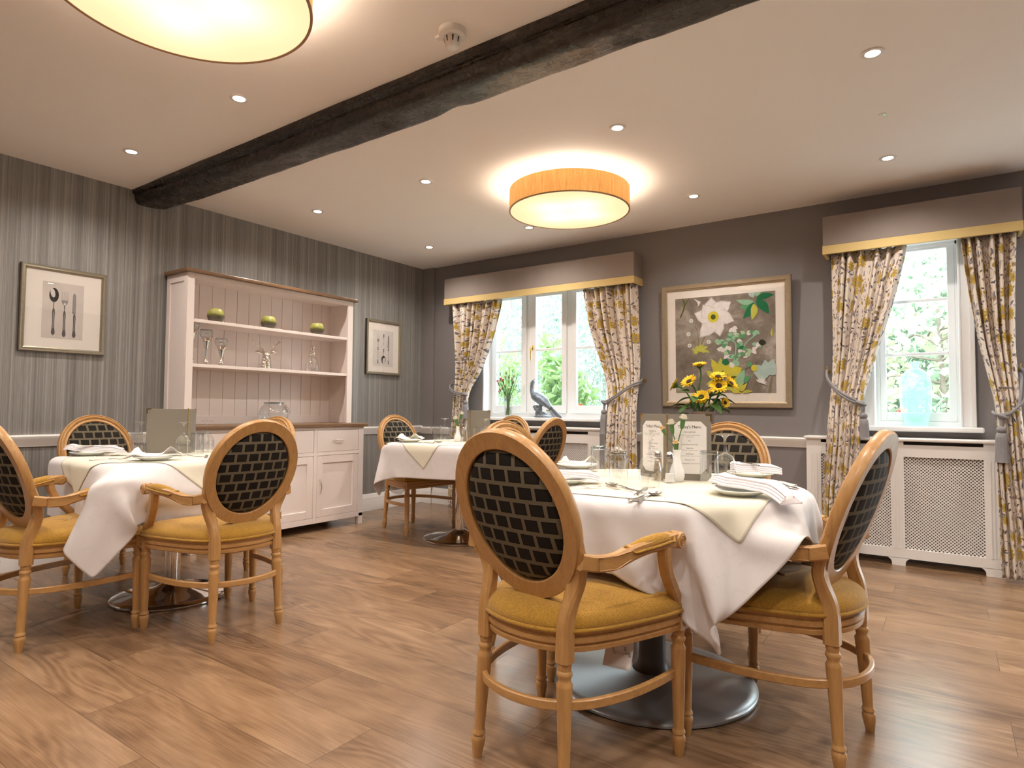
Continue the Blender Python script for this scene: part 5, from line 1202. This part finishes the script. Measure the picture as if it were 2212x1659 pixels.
def bud_vase(k,x,y,label,heads,petal):
    e=empty('bud_vase',(x,y,Z(k)),0,label,'vase','white bud vases')
    m=MB(); m.lathe([(0,0),(.020,0),(.026,.008),(.030,.026),(.027,.045),(.017,.072),(.0125,.092),(.0135,.112),(.0175,.125),(.0155,.125),(.0115,.110),(.0105,.09)],36); v=m.build('vase_body',MT['porcelain'],e,smooth=60)
    for i,(tx,ty,tz,r,mat) in enumerate(heads):
        f=empty('flower_sprig',(0,0,0)); f.parent=e
        mf=MB(); mg=MB(); tip=Vector((tx,ty,tz)); base=Vector((0,0,.11)); up=(tip-base); up.z+=.02; up.normalize()
        mg.tube(spline([(0,0,.08),(tx*.25,ty*.25,.11+(tz-.11)*.35),tuple(tip-up*r*1.9)],5),.0022,6); carnation(mf,mg,tip,r,up,i+3)
        mg.build('flower_stem',MT['stem'],f,smooth=60); mf.build('flower_head',mat,f,smooth=0)
    return e
def menu_folder(k,spine,vl,vr,h,label,texts=True,cord=None):
    """open menu standing on the table: spine point, vectors to the free edges"""
    e=empty('menu_folder',(spine[0],spine[1],Z(k)),0,label,'menu','standing menu folders')
    for nm,v in (('left_cover',vl),('right_cover',vr)):
        d=Vector((v[0],v[1],0)); w=d.length; d.normalize(); n=Vector((d.y,-d.x,0))
        if n.dot(Vector((-spine[0],-spine[1],0)))<0: n=-n
        M=Matrix.Identity(4)
        for i in range(3): M[i][0]=d[i]; M[i][1]=(0,0,1)[i]; M[i][2]=n[i]
        m=MB(); m.box(.002,w,0,h,-.0025,0,M=M); c=m.build(nm,MT['menu'],e,smooth=0,bevel=.0012)
        cm=MB()
        for cy in (h,):
            cm.box(w-.022,w+.001,cy-.004,cy+.001,-.0035,.0012,M=M); cm.box(w-.004,w+.001,cy-.028,cy+.001,-.0035,.0012,M=M)
        cm.build('brass_corner',MT['brass'],c,smooth=0)
        if texts:
            ch=.022; x0,x1,y0,y1=.022,w-.018,.026,h-.028
            pm_=MB(); pm_.flat([(x0+ch,y0),(x1-ch,y0),(x1,y0+ch),(x1,y1-ch),(x1-ch,y1),(x0+ch,y1),(x0,y1-ch),(x0,y0+ch)],M=M@Matrix.Translation((0,0,.0008))); p=pm_.build('menu_sheet',MT['paper'],c,smooth=0)
            flip=d.dot(Vector((-spine[1],spine[0],0)))<0     # text must run left to right for someone in front
            rx=Vector((spine[1],-spine[0],0)).normalized()
            sx=1 if d.dot(rx)>0 else -1
            T=M@Matrix.Translation(((x0+x1)/2,0,.0014))
            if sx<0: T=M@Matrix.Translation(((x0+x1)/2,0,.0014))@Matrix.Scale(-1,4,(1,0,0))
            dd=d*sx; T=Matrix.Identity(4)
            for i in range(3): T[i][0]=dd[i]; T[i][1]=(0,0,1)[i]; T[i][2]=n[i]
            org=M@Vector(((x0+x1)/2,0,.0013)); T.translation=org
            W_=(x1-x0)
            rows=[("Today's Menu",.016,y1-.022,1),('Opening Drinks',.0072,y1-.042,1),('Assorted cold and hot drinks served',.0054,y1-.055,0),('with the meal',.0054,y1-.062,0),('Tea',.0066,y1-.078,1),('Cream Soup of the Day',.0066,y1-.092,1),('Vegetarian',.0066,y1-.106,1),('please ask for today\u2019s choice',.0054,y1-.114,0),('or',.0054,y1-.121,0),('Daily Salad',.0066,y1-.129,1),('the salad with jacket choice of the day',.0054,y1-.137,0),('Sweet Course',.0066,y1-.152,1),('or',.0054,y1-.159,0),('Ice, cheesecake or Fresh Fruit',.0062,y1-.167,1)]
            lettering([(s_,sz*min(1,W_/.13),MT['ink'] if b else MT['inkgrey'],T@Matrix.Translation((0,yy,0))) for s_,sz,yy,b in rows if yy>y0+.01],p)
    m=MB(); m.tube([(0,0,.001),(0,0,h*.5),(0,0,h+.004)],.0028,8); m.build('gold_cord',MT['brass'],e,smooth=60)
    return e
def plate(k,x,y,label,r=.098):
    m=MB(); m.lathe([(0,.0),(r*.55,.0),(r*.58,.004),(r*.95,.018),(r,.0205),(r*.985,.0225),(r*.60,.009),(r*.55,.0065),(0,.0065)],56)
    o=m.build('side_plate',MT['crockery'],None,smooth=50,loc=(x,y,Z(k))); return tag(o,label,'plate','side plates with napkins')
def napkin(k,x,y,rz,label,L=.27,w=.085,layers=4,droop=.03,z=.022,mat='napkin',fan=.25):
    """napkin folded into a flat layered strip and laid across a plate"""
    lh=.0058; pr=[]
    for i in range(layers):                                   # right-hand folded edges, bottom to top
        xb=w/2-i*.011*(1+.25*(i%2))
        for a in (-78,-40,0,40,78): pr.append((xb-.003+.003*math.cos(R_(a)),i*lh+lh/2+lh*.55*math.sin(R_(a))))
    top=layers*lh; pr+=[(w*.22,top+.0012),(w*.05,top+.0004),(w*.03,top-.0016),(-w*.10,top-.0010),(-w*.25,top-.0012)]
    for i in range(layers-1,-1,-1):
        xa=-w/2+i*.009
        for a in (102,140,180,220,258): pr.append((xa+.003+.003*math.cos(R_(a)),i*lh+lh/2+lh*.55*math.sin(R_(a))))
    n=len(pr); N_=26; vs=[]; fs=[]
    for j in range(N_+1):
        t=j/N_; xx=-L*.42+L*t; sc=1-fan*(1-t)*.6+fan*t*.15; over=max(0,t-.72)/.28
        dz=-droop*over**1.6+.012*math.exp(-((t-.06)/.10)**2); puff=1+.35*math.sin(PI*t)
        for p in pr: vs.append((xx,p[0]*sc+.012*math.sin(t*3.2),p[1]*puff+dz+.002*math.sin(t*9+p[0]*40)))
    for j in range(N_):
        for i in range(n): fs.append((j*n+i,j*n+(i+1)%n,(j+1)*n+(i+1)%n,(j+1)*n+i))
    fs+=[tuple(range(n-1,-1,-1)),tuple(N_*n+i for i in range(n))]
    m=MB(); m.add(vs,fs); o=m.build('folded_napkin',MT[mat],None,smooth=60,loc=(x,y,Z(k)+z+.001),rot=(0,0,rz)); return tag(o,label,'napkin','folded napkins')
def peaked_napkin(k,x,y,rz,label,mat='napkin_cream',s=1.):
    g=np.random.default_rng(int(abs(x)*100)); rows=[]
    for i in range(16):
        a=i/15; row=[]
        for j in range(22):
            b=j/21; fold=.030*math.exp(-((a-.18)/.09)**2)*math.sin(PI*b)+.026*math.exp(-((a-.80)/.12)**2)*(1-b*.5)
            row.append(((a-.5)*.21*s,(b-.5)*.10*s*(.6+.6*math.sin(PI*a)),.002+fold*s*1.35+.004*math.sin(9*a+5*b)+.004))
        rows.append(row)
    m=MB(); m.grid(rows); o=m.build('folded_napkin',MT[mat],None,smooth=180,solid=.002,loc=(x,y,Z(k)+.0235),rot=(0,0,rz)); return tag(o,label,'napkin','folded napkins')
def flatstrip(m,prof,thick,curve):
    """prof: list of (s, halfwidth); curve(s)->z; strip along +x"""
    vs=[];n=len(prof)
    for s,w in prof:
        z=curve(s); vs+=[(s,-w,z),(s,w,z),(s,w*.8,z+thick),(s,-w*.8,z+thick)]
    fs=[(3,2,1,0),(4*n-4,4*n-3,4*n-2,4*n-1)]
    for i in range(n-1):
        for a in range(4): b=(a+1)%4; fs.append((i*4+a,i*4+b,i*4+4+b,i*4+4+a))
    m.add(vs,fs)
HP=[(0,.003),(.004,.008),(.014,.0095),(.035,.0085),(.06,.0065),(.085,.0042),(.105,.0033),(.120,.0032)]
def cutlery(kind,k,tip,tail,label,dz=0.):
    L={'fork':.19,'spoon':.19,'knife':.205}[kind]; d=Vector((tip[0]-tail[0],tip[1]-tail[1])); a=math.atan2(d.y,d.x); mid=Vector(((tip[0]+tail[0])/2,(tip[1]+tail[1])/2))
    m=MB()
    hc=lambda s: .0015+.007*math.exp(-((s-.105)/.035)**2)
    if kind=='fork':
        flatstrip(m,HP+[(.128,.006),(.138,.0115),(.146,.0125)],.0018,hc)
        for i in range(4):
            y=-.0105+.007*i; m.tube([(.145,y,hc(.146)+.001),(.165,y,.004),(.180,y*.97,.006),(.190,y*.95,.010)],[.0019,.0017,.0014,.0007],6)
    elif kind=='spoon':
        flatstrip(m,HP+[(.133,.0038)],.0018,hc)
        rows=[]
        for i in range(13):
            t=i/12; w=.021*math.sin(PI*min(1,max(0.02,t*.98+.01)))**.62; x=.128+.064*t; row=[]
            for j in range(11):
                b=-1+2*j/10; dep=.0095*math.sin(PI*min(1,t*1.02+.0))**.8*(1-b*b); row.append((x,w*b,.0115-dep-.003*(1-t)*0))
            rows.append(row)
        b0=len(m.v); g=MB(); g.grid(rows); m.add(g.v,g.f)
        rows2=[[(p[0],p[1]*1.03,p[2]-.0014) for p in r] for r in rows]; g=MB(); g.grid(rows2); m.add(g.v,[f[::-1] for f in g.f])
    else:
        flatstrip(m,[(0,.004),(.004,.0085),(.04,.0078),(.075,.0062),(.090,.0055),(.094,.0070),(.10,.0085),(.14,.0098),(.175,.0092),(.195,.006),(.205,.001)],.0032,lambda s:.0012)
    for i,v in enumerate(m.v): m.v[i]=(v[0]-L/2,v[1],v[2])
    o=m.build(kind,MT['steel'],None,smooth=40,loc=(mid.x,mid.y,Z(k)+dz),rot=(0,0,a)); return tag(o,label,kind,'silver cutlery on the tables')
# --- round table
wine_glass(3,-.872,2.118,'upturned wine glass nearest us on the round table, in front of the menu',.197)
wine_glass(3,-.715,2.495,'upturned wine glass on the round table to the right of the menu',.186)
wine_glass(3,-1.215,2.575,'upturned wine glass on the round table behind two tumblers')
tumbler(3,-1.205,2.375,'upturned tumbler furthest left on the round table'); tumbler(3,-1.00,2.128,'upturned tumbler on the round table in front of a wine glass'); tumbler(3,-.748,2.398,'upturned tumbler on the round table touching the right edge of the menu')
shaker(3,-.868,2.300,'glass salt shaker with white salt on the round table',MT['salt'],'salt_shaker','salt shaker')
shaker(3,-.932,2.345,'glass pepper shaker filled with ground pepper on the round table',MT['pepper'],'pepper_shaker','pepper shaker')
bud_vase(3,-.862,2.362,'white bud vase with three cream carnations on the round table',[(-.045,-.035,.205,.014,MT['petal_cream']),(-.018,-.012,.225,.020,MT['petal_white']),(.022,.012,.245,.020,MT['petal_white']),(.0,-.012,.150,.015,MT['petal_cream'])],None)
menu_folder(3,(-.918,2.405),(-.150,.082),(.158,.062),.262,'open grey menu folder with printed white sheets on the round table')
plate(3,-.562,2.118,'side plate at the right of the round table under a fanned napkin'); napkin(3,-.545,2.13,R_(-27),'white napkin folded in strips on the right-hand plate of the round table',.30,.10,4,.030,.023)
plate(3,-.675,2.725,'side plate at the far right of the round table'); napkin(3,-.672,2.722,R_(15),'white napkin folded on the far right plate of the round table',.20,.095,4,.006,.023,fan=.1)
plate(3,-1.435,2.60,'side plate at the far left of the round table'); peaked_napkin(3,-1.43,2.60,R_(35),'cream napkin on the far left plate of the round table','napkin_cream',.9)
plate(3,-1.185,2.035,'side plate on the round table just behind the nearest chair back'); napkin(3,-1.175,2.06,R_(28),'white napkin on the plate behind the nearest chair back',.20,.085,3,.012,.023)
cutlery('spoon',3,(-.772,1.965),(-.80,1.765),'shiny dessert spoon at the near edge of the round table')
cutlery('knife',3,(-.80,1.95),(-.765,1.755),'ornate knife lying beside the near spoon on the round table')
cutlery('spoon',3,(-1.035,2.085),(-.845,1.985),'spoon lying crosswise in front of the tumbler on the round table')
cutlery('fork',3,(-1.00,2.020),(-.815,1.955),'fork under the crosswise spoon on the round table')
cutlery('fork',3,(-1.00,1.985),(-1.14,1.86),'fork with raised tines emerging from behind the nearest chair back')
cutlery('knife',3,(-.872,2.085),(-.83,1.90),'thin knife between the crosswise spoon and the near wine glass')
cutlery('fork',3,(-.612,2.535),(-.445,2.44),'fork on the right of the round table beyond the fanned napkin')
cutlery('spoon',3,(-.585,2.565),(-.415,2.385),'spoon resting across the fork on the right of the round table')
cutlery('knife',3,(-.672,2.172),(-.445,2.062),'knife lying under the fanned napkin on the round table',.021)
cutlery('knife',3,(-.765,2.835),(-.625,2.665),'knife laid over the napkin on the far right plate',.052)
cutlery('spoon',3,(-1.25,2.44),(-1.40,2.33),'spoon seen through the leftmost tumbler of the round table')
cutlery('fork',3,(-1.30,2.285),(-1.46,2.37),'fork at the far left place of the round table')
# --- left square table
wine_glass(1,-3.80,1.715,'upturned wine glass left of the menu on the left-hand table'); wine_glass(1,-3.555,1.835,'upturned wine glass in front of the menu on the left-hand table'); wine_glass(1,-3.615,2.005,'upturned wine glass right of the menu on the left-hand table')
tumbler(1,-3.885,1.73,'upturned tumbler behind the left wine glass on the left-hand table'); tumbler(1,-3.555,1.915,'upturned tumbler in front of the right wine glass on the left-hand table'); tumbler(1,-3.72,2.04,'upturned tumbler behind the right wine glass on the left-hand table')
menu_folder(1,(-3.675,1.922),(-.105,-.185),(-.10,.10),.262,'closed-looking grey menu folder with gold cord on the left-hand table',False)
plate(1,-3.90,1.50,'side plate near the left corner of the left-hand table'); napkin(1,-3.90,1.50,R_(38),'white napkin fanned over the plate near the left corner',.30,.09,4,.010,.023,fan=.5)
cutlery('knife',1,(-3.83,1.62),(-3.93,1.42),'knife laid across the fanned napkin near the left corner',.052)
plate(1,-3.31,1.565,'side plate at the near side of the left-hand table'); peaked_napkin(1,-3.31,1.565,R_(62),'white napkin with raised peaks on the near plate of the left-hand table','napkin',1.15)
cutlery('fork',1,(-3.72,1.66),(-3.80,1.47),'fork by the fanned napkin on the left-hand table')
cutlery('spoon',1,(-3.74,1.72),(-3.63,1.57),'spoon in the middle of the left-hand table')
cutlery('knife',1,(-3.555,1.555),(-3.525,1.355),'knife along the left edge of the left-hand table')
cutlery('spoon',1,(-3.60,1.64),(-3.49,1.47),'spoon beside the knife along the left edge')
cutlery('fork',1,(-3.50,1.76),(-3.33,1.83),'fork in front of the middle wine glass on the left-hand table')
cutlery('knife',1,(-3.42,1.90),(-3.25,1.80),'knife at the right of the left-hand table by the chair back')
# --- far table
wine_glass(2,-3.395,3.90,'upturned wine glass left of the white roses on the far table'); wine_glass(2,-3.03,3.97,'upturned wine glass right of the menu on the far table')
tumbler(2,-3.515,3.945,'upturned tumbler furthest left on the far table'); tumbler(2,-3.34,3.935,'upturned tumbler beside the bud vase on the far table'); tumbler(2,-3.07,3.925,'upturned tumbler in front of the menu on the far table')
bud_vase(2,-3.255,3.90,'white bud vase with two white roses on the far table',[(-.012,-.012,.185,.027,MT['petal_white']),(.022,.018,.225,.022,MT['petal_white']),(.005,.025,.235,.009,MT['leaf'])],None)
shaker(2,-3.205,3.94,'glass pepper shaker beside the bud vase on the far table',MT['pepper'],'pepper_shaker','pepper shaker')
shaker(2,-3.265,3.985,'glass salt shaker behind the bud vase on the far table',MT['salt'],'salt_shaker','salt shaker')
menu_folder(2,(-3.225,4.02),(-.08,.06),(.165,.055),.255,'plain grey menu folder standing on the far table',False)
plate(2,-3.50,3.60,'side plate on the far table over the hanging cream corner'); peaked_napkin(2,-3.50,3.60,R_(15),'cream napkin with pointed peaks on the far table plate','napkin_cream',1.1)
cutlery('spoon',2,(-3.25,3.70),(-3.36,3.56),'spoon at the near edge of the far table')
cutlery('fork',2,(-3.40,3.80),(-3.29,3.65),'fork beside the spoon on the far table')
cutlery('knife',2,(-3.36,3.62),(-3.20,3.55),'knife at the near edge of the far table')

# ------------------------------------------------------------------ things on the window sills
e=empty('pheasant_figurine',(-3.20,5.10,.957),0,'grey pheasant figurine perched on a stump on the window sill','figurine')
m=MB(); P=spline([(-.105,0,.352),(-.118,0,.322),(-.122,0,.285),(-.112,0,.245),(-.085,0,.212),(-.035,0,.188),(.025,0,.155),(.070,-.005,.118),(.105,-.015,.085)],5)
rr=spline([(.017,0),(.021,0),(.021,0),(.027,0),(.044,0),(.055,0),(.047,0),(.030,0),(.018,0)],5); m.tube(P,[r[0] for r in rr],18)
m.sphere((-.108,0,.348),(.022,.019,.020),14,10); m.tube([(-.122,0,.345),(-.140,0,.340),(-.150,0,.332)],[.010,.006,.002],8)
for s in (-1,1): m.tube([(-.10,s*.012,.360),(-.088,s*.016,.377),(-.082,s*.018,.386)],[.006,.004,.0015],6); m.tube(spline([(-.06,s*.040,.215),(-.01,s*.050,.185),(.045,s*.036,.140),(.085,s*.02,.108)],4),[.016]*4+[.022]*4+[.016]*4+[.006],10)
m.build('bird_body',MT['bronze'],e,smooth=180,remesh=.005)
m=MB(); rows=[]
for i in range(9):
    t=i/8; cx=.075+.165*t; cz=.118-.128*t-.02*math.sin(PI*t); cy=-.008-.052*t; w=.018+.020*math.sin(PI*t*.9)
    rows.append([(cx+b*w*.35,cy+.008*(1-b*b),cz+b*w*(.75)+.004*math.sin(b*9)) for b in np.linspace(-1,1,9)])
m.grid(rows); m.build('tail',MT['bronze'],e,smooth=60,solid=.008,soff=0)
m=MB(); 
for (x,y,z,r) in [(-.02,0,.012,.05),(-.06,.01,.012,.045),(.03,-.01,.010,.05),(.07,0,.008,.04),(-.05,0,.04,.032),(-.045,0,.065,.028),(-.075,.005,.085,.026),(-.06,0,.11,.020),(-.02,0,.08,.022),(-.015,0,.11,.018),(-.01,0,.135,.020),(-.095,0,.105,.016),(.0,.01,.03,.04)]: m.sphere((x,y,z),(r,r*.75,r*.8 if z>.02 else .014),12,8)
m.tube([(-.04,0,.05),(-.02,0,.10),(-.012,0,.15)],[.026,.016,.020],10); m.tube([(-.04,0,.05),(-.07,0,.09),(-.09,0,.12)],[.024,.020,.010],10)
m.build('stump_base',MT['bronze'],e,smooth=180,remesh=.005)
e=empty('flower_vase',(-3.615,5.12,.957),0,'tall glass vase of pink and white carnations on the window sill','vase')
m=MB(); m.lathe([(0,.0),(.037,.0),(.038,.01),(.041,.10),(.049,.222),(.046,.222),(.038,.10),(.034,.02),(0,.018)],40); m.build('glass',MT['glass'],e,smooth=60)
g=random.Random(11); stems=MB(); heads={'p':MB(),'q':MB(),'w':MB(),'g':MB()}
spec=[(-.135,.0,.36,.018,'p'),(-.115,.02,.385,.016,'p'),(-.070,.0,.37,.020,'p'),(-.115,-.02,.345,.016,'q'),(-.105,0,.275,.014,'p'),(-.118,0,.255,.012,'p'),(-.050,.01,.405,.014,'q'),(.0,0,.41,.012,'q'),(.01,.0,.43,.012,'g'),(-.03,0,.45,.010,'q'),(.045,0,.395,.016,'w'),(.06,.01,.42,.012,'q'),(.10,0,.40,.010,'g'),(.115,0,.43,.010,'g'),(.075,-.02,.36,.016,'w'),(.035,.02,.35,.014,'q'),(-.15,0,.44,.010,'g'),(-.12,.02,.45,.010,'g'),(.02,-.02,.48,.010,'g'),(-.01,.02,.50,.010,'q'),(.05,0,.47,.010,'g'),(.03,-.03,.29,.014,'w'),(-.02,-.03,.32,.014,'w'),(-.06,-.02,.30,.014,'q'),(.09,.02,.33,.012,'g')]
for i,(tx,ty,tz,r,c) in enumerate(spec):
    tip=Vector((tx,ty,tz)); up=(tip-Vector((tx*.3,ty*.3,.15))).normalized(); bx,by=g.uniform(-.025,.025),g.uniform(-.02,.02)
    stems.tube(spline([(bx,by,.02),(tx*.18-bx*.3,ty*.18,.20),tuple(tip-up*r*1.8)],5),.0021,5)
    if c=='g': stems.tube([tip-up*r*2,tip-up*r,tip],[.002,.005,.003],6)
    else: carnation(heads[c],stems,tip,r,up,i)
    for q_ in range(3):
        t=.35+.2*q_; p=Vector((tx*t,ty*t,.06+(tz-.06)*t)); a=g.uniform(0,6.28); d=Vector((math.cos(a),math.sin(a),.9)).normalized()*.05; w=d.cross(Vector((0,0,1))).normalized()*.0035
        stems.add([p,p+d*.5+w,p+d,p+d*.5-w],[(0,1,2,3)])
stems.build('stems',MT['stem'],e,smooth=60); heads['p'].build('pink_blooms',MT['petal_pink'],e,smooth=0); heads['q'].build('pale_blooms',MT['petal_palepink'],e,smooth=0); heads['w'].build('white_blooms',MT['petal_white'],e,smooth=0)
e=empty('glass_bottle_vase',(-.170,5.165,.9352),0,'large sea-green glass bottle standing on the narrow window sill','vase')
m=MB(); m.lathe([(0,.008),(.055,.004),(.062,.0),(.068,.006),(.080,.05),(.090,.11),(.094,.17),(.096,.20),(.094,.215),(.096,.25),(.095,.30),(.086,.345),(.060,.385),(.034,.402),(.024,.412),(.022,.432),(.029,.440),(.029,.448),(.022,.450),(.018,.44)],56); m.build('bottle_body',MT['bottle'],e,smooth=60)

# ------------------------------------------------------------------ sunflowers on a side table
e=empty('side_table',(-1.476,4.60,0),0,'small wooden side table under the sunflower vase, behind the round table','side table')
m=MB(); m.lathe([(0,.675),(.20,.675),(.205,.682),(.205,.693),(.20,.70),(0,.70)],48); m.build('table_top',MT['oaktop'],e,smooth=40)
m=MB(); m.lathe([(0,0),(.03,.05),(.022,.12),(.032,.3),(.02,.38),(.024,.6),(.06,.675)],24); m.build('pedestal',MT['oaktop'],e,smooth=50)
for k in range(3):
    a=2*PI*k/3+.4; m=MB(); m.tube(spline([(.02*math.cos(a),.02*math.sin(a),.16),(.10*math.cos(a),.10*math.sin(a),.12),(.18*math.cos(a),.18*math.sin(a),.018)],5),.016,8); m.build('leg',MT['oaktop'],e,smooth=60)
e=empty('sunflower_vase',(-1.478,4.60,.7005),0,'taupe stoneware vase of yellow sunflowers in front of the flower picture','vase')
m=MB(); m.lathe([(0,0),(.058,0),(.062,.01),(.070,.15),(.080,.305),(.088,.318),(.088,.327),(.080,.327),(.072,.30),(.060,.15),(.05,.02)],44); m.build('vase_body',MT['stoneware'],e,smooth=50)
g=random.Random(21)
HD=[(-.018,-.02,.672,.058,(0,-.35,1)),(-.083,-.06,.548,.066,(-.3,-.75,.75)),(-.215,.0,.528,.060,(-.85,-.25,.5)),(.122,-.03,.582,.064,(.15,-.5,.95)),(.135,-.06,.512,.068,(.25,-.75,.6)),(.018,-.09,.432,.062,(.05,-.9,.55)),(.205,.0,.532,.060,(.75,-.2,.6)),(.155,.02,.392,.045,(.8,-.4,.2)),(-.09,.06,.43,.045,(-.5,-.5,.4)),(.06,.02,.465,.042,(.3,-.3,.7))]
for i,(tx,ty,tz,r,nv) in enumerate(HD):
    f=empty('sunflower',(0,0,0)); f.parent=e; U=Vector(nv).normalized(); A=U.orthogonal().normalized(); B=U.cross(A); T=Vector((tx,ty,tz))
    mp=MB()
    for l,(n,k0,h0) in enumerate(((19,1.0,.0),(17,.86,.10))):
        for k in range(n):
            a=2*PI*(k+.5*l)/n+g.uniform(-.08,.08); d=A*math.cos(a)+B*math.sin(a); s_=U.cross(d); L=r*k0*(1+g.uniform(-.10,.12)); cup=r*(h0+.14+g.uniform(-.05,.10)); w=r*.17
            p0=T+d*r*.24; p1=T+d*L*.68+U*cup*.8+s_*w; p2=T+d*L+U*cup*1.0; p3=T+d*L*.68+U*cup*.8-s_*w; pm_=T+d*L*.66+U*cup*.55
            mp.add([p0,p1,p2,p3,pm_],[(0,1,4),(1,2,4),(2,3,4),(3,0,4)])
    mp.build('ray_petals',MT['petal_yellow'],f,smooth=0)
    M=Matrix.Identity(4)
    for q_ in range(3): M[q_][0]=A[q_]; M[q_][1]=B[q_]; M[q_][2]=U[q_]
    M.translation=T
    mc=MB(); mc.lathe([(r*.34,-.006),(r*.36,.0),(r*.31,r*.12),(r*.18,r*.17),(r*.08,r*.14),(0,r*.12)],26,M=M); mc.build('seed_head',MT['seedhead'],f,smooth=60)
    ms=MB(); ms.lathe([(.006,-.03),(r*.40,-.010),(r*.46,.0)],16,M=M); bs=(g.uniform(-.04,.04),g.uniform(-.03,.03)); ms.tube(spline([(bs[0]*.7,bs[1]*.7,.05),(bs[0]*1.4+tx*.15,bs[1]*1.2,.32),tuple(T-U*.09),tuple(T-U*.02)],6),.0065,8)
    for k in range(10):
        a=2*PI*k/10; d=A*math.cos(a)+B*math.sin(a); s_=U.cross(d); ms.add([T+d*r*.2-U*.012,T+d*r*.5-U*.008+s_*r*.14,T+d*r*.72-U*.004,T+d*r*.5-U*.008-s_*r*.14],[(0,1,2,3)])
    ms.build('flower_stem',MT['stem'],f,smooth=60)
for i in range(26):
    a=g.uniform(0,6.28); rad=g.uniform(.06,.17); z=g.uniform(.33,.50); base=Vector((.05*math.cos(a),.05*math.sin(a),z-.05)); d=Vector((math.cos(a),math.sin(a),g.uniform(-.25,.6))).normalized(); L=g.uniform(.09,.14); w=d.cross(Vector((0,0,1))).normalized()
    m=MB(); rows=[]
    for k in range(7):
        t=k/6; ww=.040*math.sin(PI*min(1,t**.75*.98+.015)); c=base+d*(rad*.5+L*t)+Vector((0,0,-.05*t*t)); rows.append([c-w*ww+Vector((0,0,.012*ww/.04)),c,c+w*ww+Vector((0,0,.012*ww/.04))])
    m.grid(rows); m.build('leaf',MT['leaf'],e,smooth=60)

# ------------------------------------------------------------------ light
def lamp(kind,name,loc,energy,color,**kw):
    l=bpy.data.lights.new(name,kind); l.energy=energy; l.color=color
    for k,v in kw.items(): setattr(l,k,v)
    o=bpy.data.objects.new(name,l); o.location=loc; COL.objects.link(o); return o
SPOT_E,LAMP_E,WORLD=42,60,8.0
unseen=[(-1.475,1.745),(-.235,1.745),(.95,1.745),(.95,3.1),(.95,4.45),(-4.1,.35),(-2.93,.35),(-1.475,.35),(-.235,.35),(.95,.35),(-2.9,-1.05),(-1.4,-1.05),(0.,-1.05)]
for (x,y) in SPOTS+unseen: lamp('SPOT','spotlight',(x,y,H-.012),SPOT_E,(1,.90,.80),spot_size=R_(150),spot_blend=.9,shadow_soft_size=.028)
for (x,y) in LAMPS:
    lamp('POINT','drum_lamp_bulb',(x,y,H-.10),LAMP_E,(1,.84,.66),shadow_soft_size=.06)
w=bpy.data.worlds.new('sky'); SC.world=w; w.use_nodes=True; nt=w.node_tree; nt.nodes.clear()
bg=nt.nodes.new('ShaderNodeBackground'); ow=nt.nodes.new('ShaderNodeOutputWorld'); tc=nt.nodes.new('ShaderNodeTexCoord'); sp=nt.nodes.new('ShaderNodeSeparateXYZ'); rp=nt.nodes.new('ShaderNodeValToRGB')
nt.links.new(tc.outputs['Generated'],sp.inputs[0]); nt.links.new(sp.outputs[2],rp.inputs[0]); nt.links.new(rp.outputs[0],bg.inputs[0]); nt.links.new(bg.outputs[0],ow.inputs[0])
rp.color_ramp.elements[0].color=(.86,.94,1,1); rp.color_ramp.elements[1].color=(.82,.91,1,1); bg.inputs[1].default_value=WORLD

# ------------------------------------------------------------------ camera
f,yaw,pitch,roll=1341.34037,-0.609298613,0.0415528032,0.00712651790
F=Vector((math.sin(yaw)*math.cos(pitch),math.cos(yaw)*math.cos(pitch),math.sin(pitch))); r0=Vector((math.cos(yaw),-math.sin(yaw),0)); u0=r0.cross(F)
r=r0*math.cos(roll)+u0*math.sin(roll); u=-r0*math.sin(roll)+u0*math.cos(roll)
cam=bpy.data.cameras.new('camera'); cam.sensor_width=36; cam.lens=f/2212*36; cam.clip_start=.05; cam.clip_end=200
co=bpy.data.objects.new('camera',cam); COL.objects.link(co)
M=Matrix.Identity(4)
for i in range(3): M[i][0]=r[i]; M[i][1]=u[i]; M[i][2]=-F[i]
M.translation=Vector((0,0,1.03)); co.matrix_world=M; SC.camera=co
SC.view_settings.view_transform='Standard'; SC.view_settings.look='None'; SC.view_settings.gamma=1; SC.view_settings.exposure=.5; SC.view_settings.use_curve_mapping=False
SC.cycles.use_denoising=True; SC.cycles.max_bounces=10; SC.cycles.diffuse_bounces=5; SC.cycles.glossy_bounces=4; SC.cycles.transparent_max_bounces=24; SC.cycles.transmission_bounces=4; SC.cycles.sample_clamp_indirect=8
